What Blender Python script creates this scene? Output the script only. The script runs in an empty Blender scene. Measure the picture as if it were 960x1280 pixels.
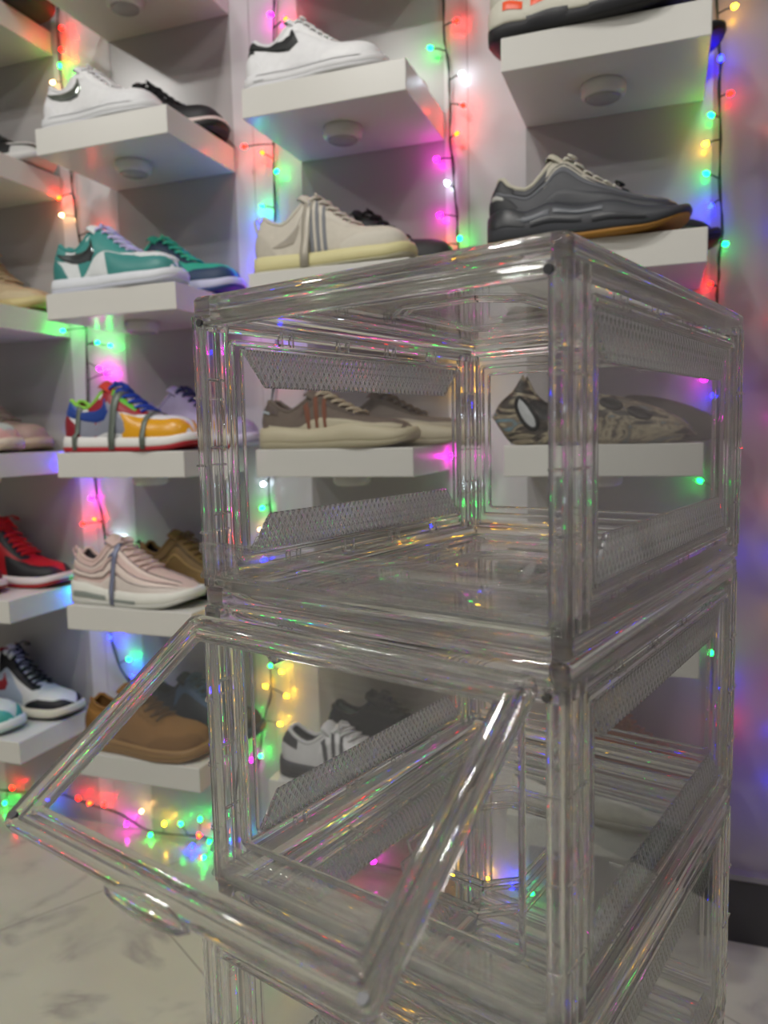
import bpy, math, random
from mathutils import Vector, Matrix
import numpy as np
random.seed(7)
R = math.radians
scn = bpy.context.scene
col = scn.collection

# ------------------------------------------------------------------ camera, world, lights, exposure
CZ = 0.95
cam = bpy.data.cameras.new('camera')
camo = bpy.data.objects.new('camera', cam); col.objects.link(camo)
fw = Vector((-0.33695, 0.93591, -0.10266)); rt = Vector((0.94143, 0.33642, -0.02292)); up = Vector((-0.01308, 0.10437, 0.99445))
camo.matrix_world = Matrix(((rt.x, up.x, -fw.x, 0), (rt.y, up.y, -fw.y, 0), (rt.z, up.z, -fw.z, CZ), (0, 0, 0, 1)))
cam.sensor_fit = 'VERTICAL'; cam.sensor_height = 36.0; cam.lens = 964.9 / 1280 * 36.0
cam.clip_start = 0.02
cam.dof.use_dof = True; cam.dof.focus_distance = 0.56; cam.dof.aperture_fstop = 7.5
scn.camera = camo

world = bpy.data.worlds.new('world'); scn.world = world; world.use_nodes = True
world.node_tree.nodes['Background'].inputs[0].default_value = (1.0, 0.985, 0.97, 1)
world.node_tree.nodes['Background'].inputs[1].default_value = 0.16
scn.view_settings.view_transform = 'Standard'
scn.view_settings.look = 'None'
scn.view_settings.gamma = 1.0
scn.view_settings.exposure = -0.05
scn.view_settings.use_curve_mapping = False
cy = scn.cycles
cy.max_bounces = 26; cy.transmission_bounces = 24; cy.transparent_max_bounces = 40
cy.glossy_bounces = 8; cy.diffuse_bounces = 3
cy.sample_clamp_indirect = 10.0
cy.use_denoising = True
cy.caustics_refractive = True; cy.caustics_reflective = False

LAMPS = [(-2.3, -0.30), (-0.70, 0.25), (0.50, 0.30), (-1.10, -0.60), (0.20, -1.20)]
LAMP_Z = 2.60
for i, (x, y) in enumerate(LAMPS):
    ld = bpy.data.lights.new('ceiling_lamp_light', 'AREA'); ld.shape = 'DISK'; ld.size = 0.15; ld.energy = (14, 12.5, 7.5, 14, 7)[i]
    ld.color = (1.0, 0.975, 0.93)
    lo = bpy.data.objects.new('ceiling_lamp_light', ld); col.objects.link(lo); lo.location = (x, y, LAMP_Z - 0.03)

# ------------------------------------------------------------------ materials
def new_mat(name):
    m = bpy.data.materials.new(name); m.use_nodes = True
    nt = m.node_tree; nt.nodes.clear()
    return m, nt, nt.nodes.new('ShaderNodeOutputMaterial')
def srgb(c):
    if isinstance(c, str):
        c = c.lstrip('#'); c = [int(c[i:i+2], 16) / 255 for i in (0, 2, 4)]
    return tuple(x / 12.92 if x <= 0.04045 else ((x + 0.055) / 1.055) ** 2.4 for x in c) + (1,)
_mc = {}
def mat(c, rough=0.55, metal=0.0, noise=0.06, scale=60, bump=0.0, coat=0.0):
    key = (c, rough, metal, noise, scale, bump, coat)
    if key in _mc: return _mc[key]
    m, nt, out = new_mat('paint')
    b = nt.nodes.new('ShaderNodeBsdfPrincipled'); nt.links.new(b.outputs[0], out.inputs[0])
    base = srgb(c)
    tc = nt.nodes.new('ShaderNodeTexCoord'); n = nt.nodes.new('ShaderNodeTexNoise'); n.inputs['Scale'].default_value = scale
    n.inputs['Detail'].default_value = 4
    nt.links.new(tc.outputs['Object'], n.inputs['Vector'])
    mx = nt.nodes.new('ShaderNodeMix'); mx.data_type = 'RGBA'
    mx.inputs[6].default_value = tuple(max(0, v * (1 - noise * 2)) for v in base[:3]) + (1,)
    mx.inputs[7].default_value = tuple(min(1, v * (1 + noise)) for v in base[:3]) + (1,)
    nt.links.new(n.outputs[0], mx.inputs[0]); nt.links.new(mx.outputs[2], b.inputs['Base Color'])
    b.inputs['Roughness'].default_value = rough; b.inputs['Metallic'].default_value = metal
    b.inputs['Coat Weight'].default_value = coat
    if bump:
        bp = nt.nodes.new('ShaderNodeBump'); bp.inputs['Strength'].default_value = bump; bp.inputs['Distance'].default_value = 0.002
        nt.links.new(n.outputs[0], bp.inputs['Height']); nt.links.new(bp.outputs[0], b.inputs['Normal'])
    _mc[key] = m
    return m

def clear_solid(name, tint=(0.97, 0.975, 0.98), through=0.25, rough=0.0):
    """moulded clear plastic: refracting, part of the light passes straight (thin walls between the ribs)"""
    m, nt, out = new_mat(name)
    g = nt.nodes.new('ShaderNodeBsdfGlass'); g.inputs['IOR'].default_value = 1.49; g.inputs['Roughness'].default_value = rough
    g.inputs['Color'].default_value = tint + (1,)
    t = nt.nodes.new('ShaderNodeBsdfTransparent'); t.inputs[0].default_value = tint + (1,)
    mx = nt.nodes.new('ShaderNodeMixShader'); mx.inputs[0].default_value = through
    nt.links.new(g.outputs[0], mx.inputs[1]); nt.links.new(t.outputs[0], mx.inputs[2]); nt.links.new(mx.outputs[0], out.inputs[0])
    return m
def clear_sheet(name, tint=(0.97, 0.975, 0.975), haze=0.012, bump=0.04):
    m, nt, out = new_mat(name)
    t = nt.nodes.new('ShaderNodeBsdfTransparent'); t.inputs[0].default_value = tint + (1,)
    gl = nt.nodes.new('ShaderNodeBsdfGlossy'); gl.inputs['Roughness'].default_value = 0.03
    df = nt.nodes.new('ShaderNodeBsdfDiffuse'); df.inputs[0].default_value = (0.8, 0.8, 0.8, 1)
    fr = nt.nodes.new('ShaderNodeFresnel'); fr.inputs[0].default_value = 1.45
    ge = nt.nodes.new('ShaderNodeNewGeometry'); ma = nt.nodes.new('ShaderNodeMath'); ma.operation = 'MULTIPLY_ADD'
    ma.inputs[1].default_value = 1/1.45 - 1.45; ma.inputs[2].default_value = 1.45
    nt.links.new(ge.outputs['Backfacing'], ma.inputs[0]); nt.links.new(ma.outputs[0], fr.inputs[0])
    tc = nt.nodes.new('ShaderNodeTexCoord'); n = nt.nodes.new('ShaderNodeTexNoise'); n.inputs['Scale'].default_value = 14
    nt.links.new(tc.outputs['Object'], n.inputs['Vector'])
    bp = nt.nodes.new('ShaderNodeBump'); bp.inputs['Strength'].default_value = bump; bp.inputs['Distance'].default_value = 0.003
    nt.links.new(n.outputs[0], bp.inputs['Height']); nt.links.new(bp.outputs[0], gl.inputs['Normal'])
    m1 = nt.nodes.new('ShaderNodeMixShader'); nt.links.new(fr.outputs[0], m1.inputs[0])
    nt.links.new(t.outputs[0], m1.inputs[1]); nt.links.new(gl.outputs[0], m1.inputs[2])
    m2 = nt.nodes.new('ShaderNodeMixShader'); m2.inputs[0].default_value = haze
    nt.links.new(m1.outputs[0], m2.inputs[1]); nt.links.new(df.outputs[0], m2.inputs[2]); nt.links.new(m2.outputs[0], out.inputs[0])
    return m
def textured_plastic():
    """embossed diamond pattern that scatters the light"""
    m, nt, out = new_mat('embossed_clear_plastic')
    tc = nt.nodes.new('ShaderNodeTexCoord'); sep = nt.nodes.new('ShaderNodeSeparateXYZ'); nt.links.new(tc.outputs['Object'], sep.inputs[0])
    def M(op, a, b=None):
        k = nt.nodes.new('ShaderNodeMath'); k.operation = op
        for i, v in enumerate((a, b)):
            if v is None: continue
            if isinstance(v, (int, float)): k.inputs[i].default_value = v
            else: nt.links.new(v, k.inputs[i])
        return k.outputs[0]
    z2 = M('MULTIPLY', sep.outputs[2], 0.62)
    F = 3.14159 / 0.0062
    a = M('ABSOLUTE', M('SINE', M('MULTIPLY', M('ADD', sep.outputs[1], z2), F)))
    b = M('ABSOLUTE', M('SINE', M('MULTIPLY', M('SUBTRACT', sep.outputs[1], z2), F)))
    h = M('MINIMUM', a, b)
    line = M('LESS_THAN', h, 0.22)
    bp = nt.nodes.new('ShaderNodeBump'); bp.inputs['Strength'].default_value = 0.8; bp.inputs['Distance'].default_value = 0.0012
    nt.links.new(h, bp.inputs['Height'])
    gl = nt.nodes.new('ShaderNodeBsdfGlossy'); gl.inputs['Roughness'].default_value = 0.25; gl.inputs[0].default_value = (0.85, 0.85, 0.86, 1)
    rf = nt.nodes.new('ShaderNodeBsdfRefraction'); rf.inputs['Roughness'].default_value = 0.22; rf.inputs['IOR'].default_value = 1.1
    df = nt.nodes.new('ShaderNodeBsdfTranslucent'); df.inputs[0].default_value = (0.95, 0.95, 0.96, 1)
    nt.links.new(bp.outputs[0], gl.inputs['Normal']); nt.links.new(bp.outputs[0], rf.inputs['Normal']); nt.links.new(bp.outputs[0], df.inputs['Normal'])
    m1 = nt.nodes.new('ShaderNodeMixShader'); m1.inputs[0].default_value = 0.28
    nt.links.new(rf.outputs[0], m1.inputs[1]); nt.links.new(gl.outputs[0], m1.inputs[2])
    m2 = nt.nodes.new('ShaderNodeMixShader')
    k = M('ADD', M('MULTIPLY', line, 0.5), 0.16)
    nt.links.new(k, m2.inputs[0])
    nt.links.new(m1.outputs[0], m2.inputs[1]); nt.links.new(df.outputs[0], m2.inputs[2]); nt.links.new(m2.outputs[0], out.inputs[0])
    return m
FRAME = clear_solid('moulded_clear_plastic', (0.985, 0.985, 0.985), through=0.12)
THIN = clear_solid('thin_moulded_clear_plastic', (0.99, 0.99, 0.99), through=0.65)
SHEET = clear_sheet('clear_plastic_sheet')
EMBOSS = textured_plastic()
DARKMETAL = mat('#6a6a6c', 0.3, 0.8, 0)

def wall_mat(name, c, rough=0.35, spec=0.5):
    m, nt, out = new_mat(name)
    b = nt.nodes.new('ShaderNodeBsdfPrincipled'); nt.links.new(b.outputs[0], out.inputs[0])
    tc = nt.nodes.new('ShaderNodeTexCoord'); n = nt.nodes.new('ShaderNodeTexNoise'); n.inputs['Scale'].default_value = 6; n.inputs['Detail'].default_value = 5
    nt.links.new(tc.outputs['Object'], n.inputs['Vector'])
    mx = nt.nodes.new('ShaderNodeMix'); mx.data_type = 'RGBA'; base = srgb(c)
    mx.inputs[6].default_value = tuple(v * 0.96 for v in base[:3]) + (1,); mx.inputs[7].default_value = base
    nt.links.new(n.outputs[0], mx.inputs[0]); nt.links.new(mx.outputs[2], b.inputs['Base Color'])
    b.inputs['Roughness'].default_value = rough; b.inputs['Specular IOR Level'].default_value = spec
    return m
def marble():
    m, nt, out = new_mat('marble_tile')
    b = nt.nodes.new('ShaderNodeBsdfPrincipled'); nt.links.new(b.outputs[0], out.inputs[0])
    tc = nt.nodes.new('ShaderNodeTexCoord')
    def noise(s, d, dist=0):
        n = nt.nodes.new('ShaderNodeTexNoise'); n.inputs['Scale'].default_value = s; n.inputs['Detail'].default_value = d
        n.inputs['Distortion'].default_value = dist; nt.links.new(tc.outputs['Object'], n.inputs['Vector']); return n.outputs[0]
    cloud = noise(3.0, 6, 0.6); vein = noise(4.0, 9, 0.7); patch = noise(7, 4, 0.3)
    vr = nt.nodes.new('ShaderNodeValToRGB'); e = vr.color_ramp.elements
    e[0].position = 0.44; e[0].color = (0, 0, 0, 1); e[1].position = 0.5; e[1].color = (1, 1, 1, 1)
    k = vr.color_ramp.elements.new(0.55); k.color = (0, 0, 0, 1)
    nt.links.new(vein, vr.inputs[0])
    pr = nt.nodes.new('ShaderNodeValToRGB'); pr.color_ramp.elements[0].position = 0.48; pr.color_ramp.elements[1].position = 0.62
    nt.links.new(patch, pr.inputs[0])
    mu = nt.nodes.new('ShaderNodeMath'); mu.operation = 'MULTIPLY'; nt.links.new(vr.outputs[0], mu.inputs[0]); nt.links.new(pr.outputs[0], mu.inputs[1])
    c1 = nt.nodes.new('ShaderNodeMix'); c1.data_type = 'RGBA'; c1.inputs[6].default_value = srgb('#b1af9c'); c1.inputs[7].default_value = srgb('#cccab8')
    nt.links.new(cloud, c1.inputs[0])
    c2 = nt.nodes.new('ShaderNodeMix'); c2.data_type = 'RGBA'; c2.inputs[7].default_value = srgb('#a29e93')
    nt.links.new(mu.outputs[0], c2.inputs[0]); nt.links.new(c1.outputs[2], c2.inputs[6])
    # tile joints
    mp = nt.nodes.new('ShaderNodeMapping'); mp.inputs['Location'].default_value = (0.06, 0.215, 0); mp.inputs['Rotation'].default_value = (0, 0, R(-58.7))
    nt.links.new(tc.outputs['Object'], mp.inputs[0])
    br = nt.nodes.new('ShaderNodeTexBrick'); br.offset = 0.5; br.inputs['Scale'].default_value = 1.0; br.inputs['Mortar Size'].default_value = 0.0015
    br.inputs['Brick Width'].default_value = 1.2; br.inputs['Row Height'].default_value = 0.6
    nt.links.new(mp.outputs[0], br.inputs['Vector'])
    c3 = nt.nodes.new('ShaderNodeMix'); c3.data_type = 'RGBA'; c3.inputs[7].default_value = srgb('#8f8b80')
    nt.links.new(br.outputs['Fac'], c3.inputs[0]); nt.links.new(c2.outputs[2], c3.inputs[6])
    nt.links.new(c3.outputs[2], b.inputs['Base Color']); b.inputs['Roughness'].default_value = 0.2
    return m
def emit(name, c, s):
    m, nt, out = new_mat(name)
    e = nt.nodes.new('ShaderNodeEmission'); e.inputs[0].default_value = tuple(c) + (1,); e.inputs[1].default_value = s
    nt.links.new(e.outputs[0], out.inputs[0]); return m

# ------------------------------------------------------------------ helpers
def tag(o, label=None, cat=None, group=None, kind=None):
    if label: o['label'] = label
    if cat: o['category'] = cat
    if group: o['group'] = group
    if kind: o['kind'] = kind
    return o
def empty(name, loc, rz=0, **k):
    o = bpy.data.objects.new(name, None); col.objects.link(o); o.location = loc; o.rotation_euler = (0, 0, rz)
    o.empty_display_size = 0.02
    return tag(o, **k)
class MB:
    def __init__(s): s.v = []; s.f = []
    def add(s, vs, fs):
        n = len(s.v); s.v += [tuple(p) for p in vs]; s.f += [tuple(i + n for i in f) for f in fs]; return s
    def box(s, a, b):
        x0, y0, z0 = a; x1, y1, z1 = b
        return s.add([(x0,y0,z0),(x1,y0,z0),(x1,y1,z0),(x0,y1,z0),(x0,y0,z1),(x1,y0,z1),(x1,y1,z1),(x0,y1,z1)],
                     [(3,2,1,0),(4,5,6,7),(0,1,5,4),(1,2,6,5),(2,3,7,6),(3,0,4,7)])
    def hexa(s, p):
        """eight corners: four of the lower face, four of the upper"""
        return s.add(p, [(3,2,1,0),(4,5,6,7),(0,1,5,4),(1,2,6,5),(2,3,7,6),(3,0,4,7)])
    def grid(s, rows, close_u=False, close_v=False):
        n = len(rows); m = len(rows[0]); vs = [p for r in rows for p in r]; fs = []
        for i in range(n if close_u else n - 1):
            for j in range(m if close_v else m - 1):
                a = i * m + j; b = i * m + (j + 1) % m; c = ((i + 1) % n) * m + (j + 1) % m; d = ((i + 1) % n) * m + j
                fs.append((a, b, c, d))
        return s.add(vs, fs)
    def tube(s, pts, r, n=6, cap=True):
        pts = [Vector(p) for p in pts]; rows = []
        rr = r if isinstance(r, (list, tuple)) else [r] * len(pts)
        prev = None
        for i, p in enumerate(pts):
            t = (pts[min(i+1, len(pts)-1)] - pts[max(i-1, 0)])
            t = t.normalized() if t.length > 1e-9 else Vector((0, 0, 1))
            if prev is None:
                a = Vector((0, 0, 1)) if abs(t.z) < 0.9 else Vector((1, 0, 0)); nrm = t.cross(a).normalized()
            else:
                nrm = (prev - t * prev.dot(t)); nrm = nrm.normalized() if nrm.length > 1e-6 else t.orthogonal().normalized()
            prev = nrm; bn = t.cross(nrm)
            rows.append([p + (nrm * math.cos(2*math.pi*k/n) + bn * math.sin(2*math.pi*k/n)) * rr[i] for k in range(n)])
        b0 = len(s.v); s.grid(rows, close_v=True)
        if cap:
            s.f.append(tuple(b0 + k for k in range(n))[::-1]); e0 = b0 + (len(rows)-1)*n; s.f.append(tuple(e0 + k for k in range(n)))
        return s
    def prism(s, poly, axis_fn, h0, h1):
        """extrude a 2-D polygon; axis_fn(a, b, h) -> point"""
        n = len(poly); vs = [axis_fn(a, b, h0) for a, b in poly] + [axis_fn(a, b, h1) for a, b in poly]
        return s.add(vs, [tuple(range(n))[::-1], tuple(range(n, 2*n))] + [(i, (i+1) % n, n+(i+1) % n, n+i) for i in range(n)])
    def build(s, name, m, parent=None, smooth=False, label=None):
        me = bpy.data.meshes.new(name); me.from_pydata(s.v, [], s.f)
        import bmesh
        bm = bmesh.new(); bm.from_mesh(me); bmesh.ops.remove_doubles(bm, verts=bm.verts, dist=1e-6)
        bmesh.ops.recalc_face_normals(bm, faces=bm.faces); bm.to_mesh(me); bm.free()
        me.materials.append(m)
        if m in (FRAME, THIN):
            me.shade_smooth(); me.update()
            try: me.set_sharp_from_angle(angle=R(75))
            except Exception: pass
        if smooth:
            me.polygons.foreach_set('use_smooth', [True] * len(me.polygons)); me.update()
        o = bpy.data.objects.new(name, me); col.objects.link(o)
        if parent: o.parent = parent
        if label: o['label'] = label
        return o
def rrect_ring(w, h, r, a, n=5):
    """points of a w*h rounded rectangle (corner radius r) moved inward by a"""
    pts = []; rr = max(r - a, 0.0004); cx = w/2 - max(r, a + 0.0004); cyy = h/2 - max(r, a + 0.0004)
    for q, (sx, sy) in enumerate(((1, 1), (-1, 1), (-1, -1), (1, -1))):
        for k in range(n):
            t = (q + k/(n-1)) * math.pi/2
            pts.append((sx*cx + rr*math.cos(t), sy*cyy + rr*math.sin(t)))
    return pts
def loop_frame(mb, o, e1, e2, e3, w, h, r, prof, n=5):
    """closed rail around a rounded rectangle centred at o; prof = closed polygon of (inset, height along e3)"""
    o = Vector(o); e1 = Vector(e1); e2 = Vector(e2); e3 = Vector(e3); rows = []
    for a, b in prof:
        rows.append([o + e1*x + e2*y + e3*b for x, y in rrect_ring(w, h, r, a, n)])
    mb.grid(rows, close_u=True, close_v=True)
    return mb
def copy_tree(o, parent=None):
    c = o.copy(); col.objects.link(c)
    if parent: c.parent = parent
    for ch in [x for x in bpy.data.objects if x.parent == o]: copy_tree(ch, c)
    return c

# ------------------------------------------------------------------ the room
YW = 1.4822        # the wall behind the shelves
YF = 1.2448        # the shelves' front faces
X0 = -1.1466; PITCH = 0.4532; SW = 0.30; SP = 0.3118; ZR3 = 0.8737; TH = 0.0500
M_WALL = wall_mat('glossy_white_panel', '#b4b0b0', 0.22)
M_PIL = wall_mat('gloss_white_strip', '#dcdadd', 0.16)
M_SIDE = wall_mat('taupe_wall', '#9c9292', 0.3)
M_SHELF = wall_mat('white_shelf_laminate', '#dcdad4', 0.3)
def structure(name, mb, m):
    o = mb.build(name, m); o['kind'] = 'structure'; return o
structure('floor', MB().box((-3.2, -2.6, -0.1), (2.2, YW + 0.1, 0)), marble())
structure('ceiling', MB().box((-3.2, -2.6, LAMP_Z), (2.2, YW + 0.1, LAMP_Z + 0.1)), wall_mat('ceiling_paint', '#d8d8d6', 0.8))
structure('wall_back', MB().box((-3.2, YW, 0), (0.075, YW + 0.1, LAMP_Z)), M_WALL)
structure('wall_back_plain', MB().box((0.075, YW + 0.004, 0), (2.2, YW + 0.1, LAMP_Z)), M_SIDE)
structure('wall_left', MB().box((-3.3, -2.6, 0), (-3.2, YW + 0.1, LAMP_Z)), wall_mat('left_wall_paint', '#8a8788', 0.5))
structure('wall_right', MB().box((2.2, -2.6, 0), (2.3, YW + 0.1, LAMP_Z)), wall_mat('right_wall_paint', '#77747a', 0.5))
k = 1
for c in (-2, -1, 0, 1):       # glossy strips between the shelf columns, each in two boards with a seam
    xl = X0 + c * PITCH + SW; xr = X0 + (c + 1) * PITCH; xm = xl + 0.045
    for a, b, t in ((xl, xm - 0.001, 0.0008), (xm + 0.001, xr, 0.0009)):
        structure('trim_%d' % k, MB().box((a, YW - t, 0), (b, YW + 0.002, LAMP_Z)), M_PIL); k += 1
for yy in (-1.75,):  # added light, unseen: gives the clear ribs bright streaks to reflect
    t = empty('added_strip_light', (-0.4, yy, LAMP_Z - 0.05), label='long strip light added unseen behind the viewpoint for streaks in the clear plastic', cat='ceiling light')
    MB().box((-0.75, -0.035, 0.02), (0.75, 0.035, 0.0499)).build('housing', mat('#d5d5d5', 0.4), t)
    MB().tube([(-0.72, 0, 0.012), (0.72, 0, 0.012)], 0.013, 12).build('tube', emit('added_strip_tube', (1, 0.98, 0.95), 24.0), t, True)
structure('baseboard_right', MB().box((0.075, YW - 0.014, 0), (2.2, YW + 0.005, 0.122)), wall_mat('dark_baseboard', '#3c3a3c', 0.35))
structure('trim_%d' % k, MB().box((0.075, YW - 0.017, 0.122), (2.2, YW + 0.005, 0.132)), wall_mat('baseboard_edge_highlight', '#8d8988', 0.4))  # highlight on the dark baseboard's top edge, put into the colour
for i, (x, y) in enumerate(LAMPS):
    t = empty('ceiling_light', (x, y, LAMP_Z), label='round recessed ceiling light %s' % ['at the left above the shelves', 'in the middle above the shelves', 'at the right above the shelves', 'left of the two further from the shelves', 'right of the two further from the shelves'][i], cat='ceiling light', group='recessed ceiling lights')
    mb = MB(); rows = []
    for rr, zz in ((0.085, 0), (0.11, 0), (0.11, -0.008), (0.088, -0.014), (0.085, -0.008)):
        rows.append([(rr*math.cos(2*math.pi*q/24), rr*math.sin(2*math.pi*q/24), zz) for q in range(24)])
    mb.grid(rows, close_u=True, close_v=True).build('frame', mat('#dddddd', 0.4), t, True)
    MB().prism([(0.084*math.cos(2*math.pi*q/24), 0.084*math.sin(2*math.pi*q/24)) for q in range(24)], lambda a, b, h: (a, b, h), -0.004, 0).build('diffuser', emit('lamp_diffuser', (1, 0.97, 0.92), 6.0), t)

# ------------------------------------------------------------------ shelves
COLS = {'A': -1, 'B': 0, 'C': 1, 'D': 2}
def shelf_top(c, r): return (X0 + COLS[c]*PITCH, YF, ZR3 + (3 - r)*SP + TH)
_proto = None
def make_shelf():
    t = empty('floating_shelf', (0, 0, 0))
    d = YW - YF - 0.0005; b = 0.0015
    mb = MB()
    # a board with a fine bevel on every edge
    import bmesh
    mb.box((0, 0, -TH), (SW, d, 0)); o = mb.build('board', M_SHELF, t)
    md = o.modifiers.new('bevel', 'BEVEL'); md.width = b; md.segments = 2
    p = MB(); rows = []
    for rr, zz in ((0.0, -0.0), (0.034, 0), (0.036, -0.004), (0.035, -0.016), (0.030, -0.021), (0.028, -0.0215), (0.027, -0.019), (0.0, -0.020)):
        rows.append([(0.145 + rr*math.cos(2*math.pi*q/28), 0.105 + rr*math.sin(2*math.pi*q/28), -TH + zz) for q in range(28)])
    p.grid(rows, close_v=True)
    L = p.build('puck_light', mat('#d9d8d4', 0.35), t, True)
    q_ = MB(); rows = []
    for rr, zz in ((0.0266, -0.0195), (0.0266, -0.0225), (0.024, -0.024), (0.0, -0.0245)):
        rows.append([(0.145 + rr*math.cos(2*math.pi*q/28), 0.105 + rr*math.sin(2*math.pi*q/28), -TH + zz) for q in range(28)])
    q_.grid(rows, close_v=True).build('lens', mat('#aeadab', 0.15), L, True)
    return t
def place_shelf(c, r, what):
    global _proto
    if _proto is None: _proto = o = make_shelf()
    else: o = copy_tree(_proto)
    o.location = shelf_top(c, r)
    tag(o, 'white floating shelf ' + what, 'shelf', 'white floating shelves on the wall')
    return o

# ------------------------------------------------------------------ shoes
def spl(tab, x):
    """Hermite curve through (x, y) knots, flat-limited so that it never overshoots"""
    xs = [t[0] for t in tab]; ys = [t[1] for t in tab]; n = len(xs)
    if x <= xs[0]: return ys[0]
    if x >= xs[-1]: return ys[-1]
    i = max(j for j in range(n-1) if xs[j] <= x)
    d = [(ys[j+1]-ys[j])/(xs[j+1]-xs[j]) for j in range(n-1)]
    def m(j):
        if j == 0: return d[0]
        if j == n-1: return d[-1]
        return 0 if d[j-1]*d[j] <= 0 else 2*d[j-1]*d[j]/(d[j-1]+d[j])
    h = xs[i+1]-xs[i]; t = (x-xs[i])/h
    return (2*t**3-3*t**2+1)*ys[i] + (t**3-2*t**2+t)*h*m(i) + (-2*t**3+3*t**2)*ys[i+1] + (t**3-t**2)*h*m(i+1)
PLAN = [(0,0),(0.008,0.24),(0.025,0.42),(0.06,0.58),(0.12,0.68),(0.22,0.73),(0.34,0.75),(0.48,0.84),(0.6,0.95),(0.7,1.0),(0.8,0.97),(0.88,0.88),(0.94,0.72),(0.975,0.52),(0.993,0.28),(1,0)]
# heights of the upper's top line, as a share of the shoe's length
TOPS = {
 'low':    [(0,0.27),(0.04,0.30),(0.10,0.275),(0.20,0.25),(0.30,0.30),(0.36,0.36),(0.40,0.365),(0.52,0.30),(0.66,0.225),(0.76,0.205),(0.86,0.20),(0.93,0.185),(0.975,0.155),(1,0.10)],
 'flat':   [(0,0.25),(0.04,0.275),(0.10,0.25),(0.20,0.21),(0.30,0.25),(0.36,0.295),(0.40,0.30),(0.52,0.25),(0.66,0.19),(0.76,0.17),(0.86,0.165),(0.93,0.15),(0.975,0.125),(1,0.08)],
 'runner': [(0,0.30),(0.04,0.34),(0.10,0.30),(0.20,0.27),(0.30,0.34),(0.36,0.395),(0.40,0.39),(0.52,0.31),(0.66,0.235),(0.76,0.20),(0.86,0.175),(0.93,0.155),(0.98,0.12),(1,0.09)],
 'high':   [(0,0.42),(0.04,0.46),(0.10,0.44),(0.18,0.43),(0.26,0.48),(0.32,0.52),(0.37,0.50),(0.50,0.36),(0.64,0.25),(0.76,0.20),(0.86,0.185),(0.93,0.165),(0.98,0.125),(1,0.09)],
}
SOLES = {   # bottom line, top line, outward flare
 'cup':    ([(0,0.008),(0.05,0),(0.65,0),(0.85,0.008),(1,0.045)], [(0,0.105),(0.3,0.095),(0.6,0.088),(0.85,0.09),(1,0.115)], 0.0045),
 'slim':   ([(0,0.008),(0.05,0),(0.65,0),(0.85,0.008),(1,0.04)],  [(0,0.075),(0.3,0.070),(0.6,0.068),(0.85,0.07),(1,0.095)], 0.0035),
 'foam':   ([(0,0.012),(0.06,0),(0.65,0),(0.85,0.01),(1,0.05)],   [(0,0.125),(0.15,0.13),(0.32,0.115),(0.5,0.125),(0.65,0.145),(0.8,0.12),(0.92,0.105),(1,0.12)], 0.006),
 'air':    ([(0,0.02),(0.06,0.0),(0.6,0),(0.8,0.012),(1,0.07)],   [(0,0.15),(0.15,0.15),(0.35,0.115),(0.6,0.105),(0.85,0.115),(1,0.135)], 0.005),
 'chunk':  ([(0,0.03),(0.07,0.0),(0.3,0.004),(0.6,0),(0.8,0.012),(1,0.085)], [(0,0.17),(0.12,0.20),(0.22,0.17),(0.34,0.20),(0.5,0.165),(0.62,0.17),(0.8,0.12),(0.92,0.115),(1,0.14)], 0.010),
}
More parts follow.
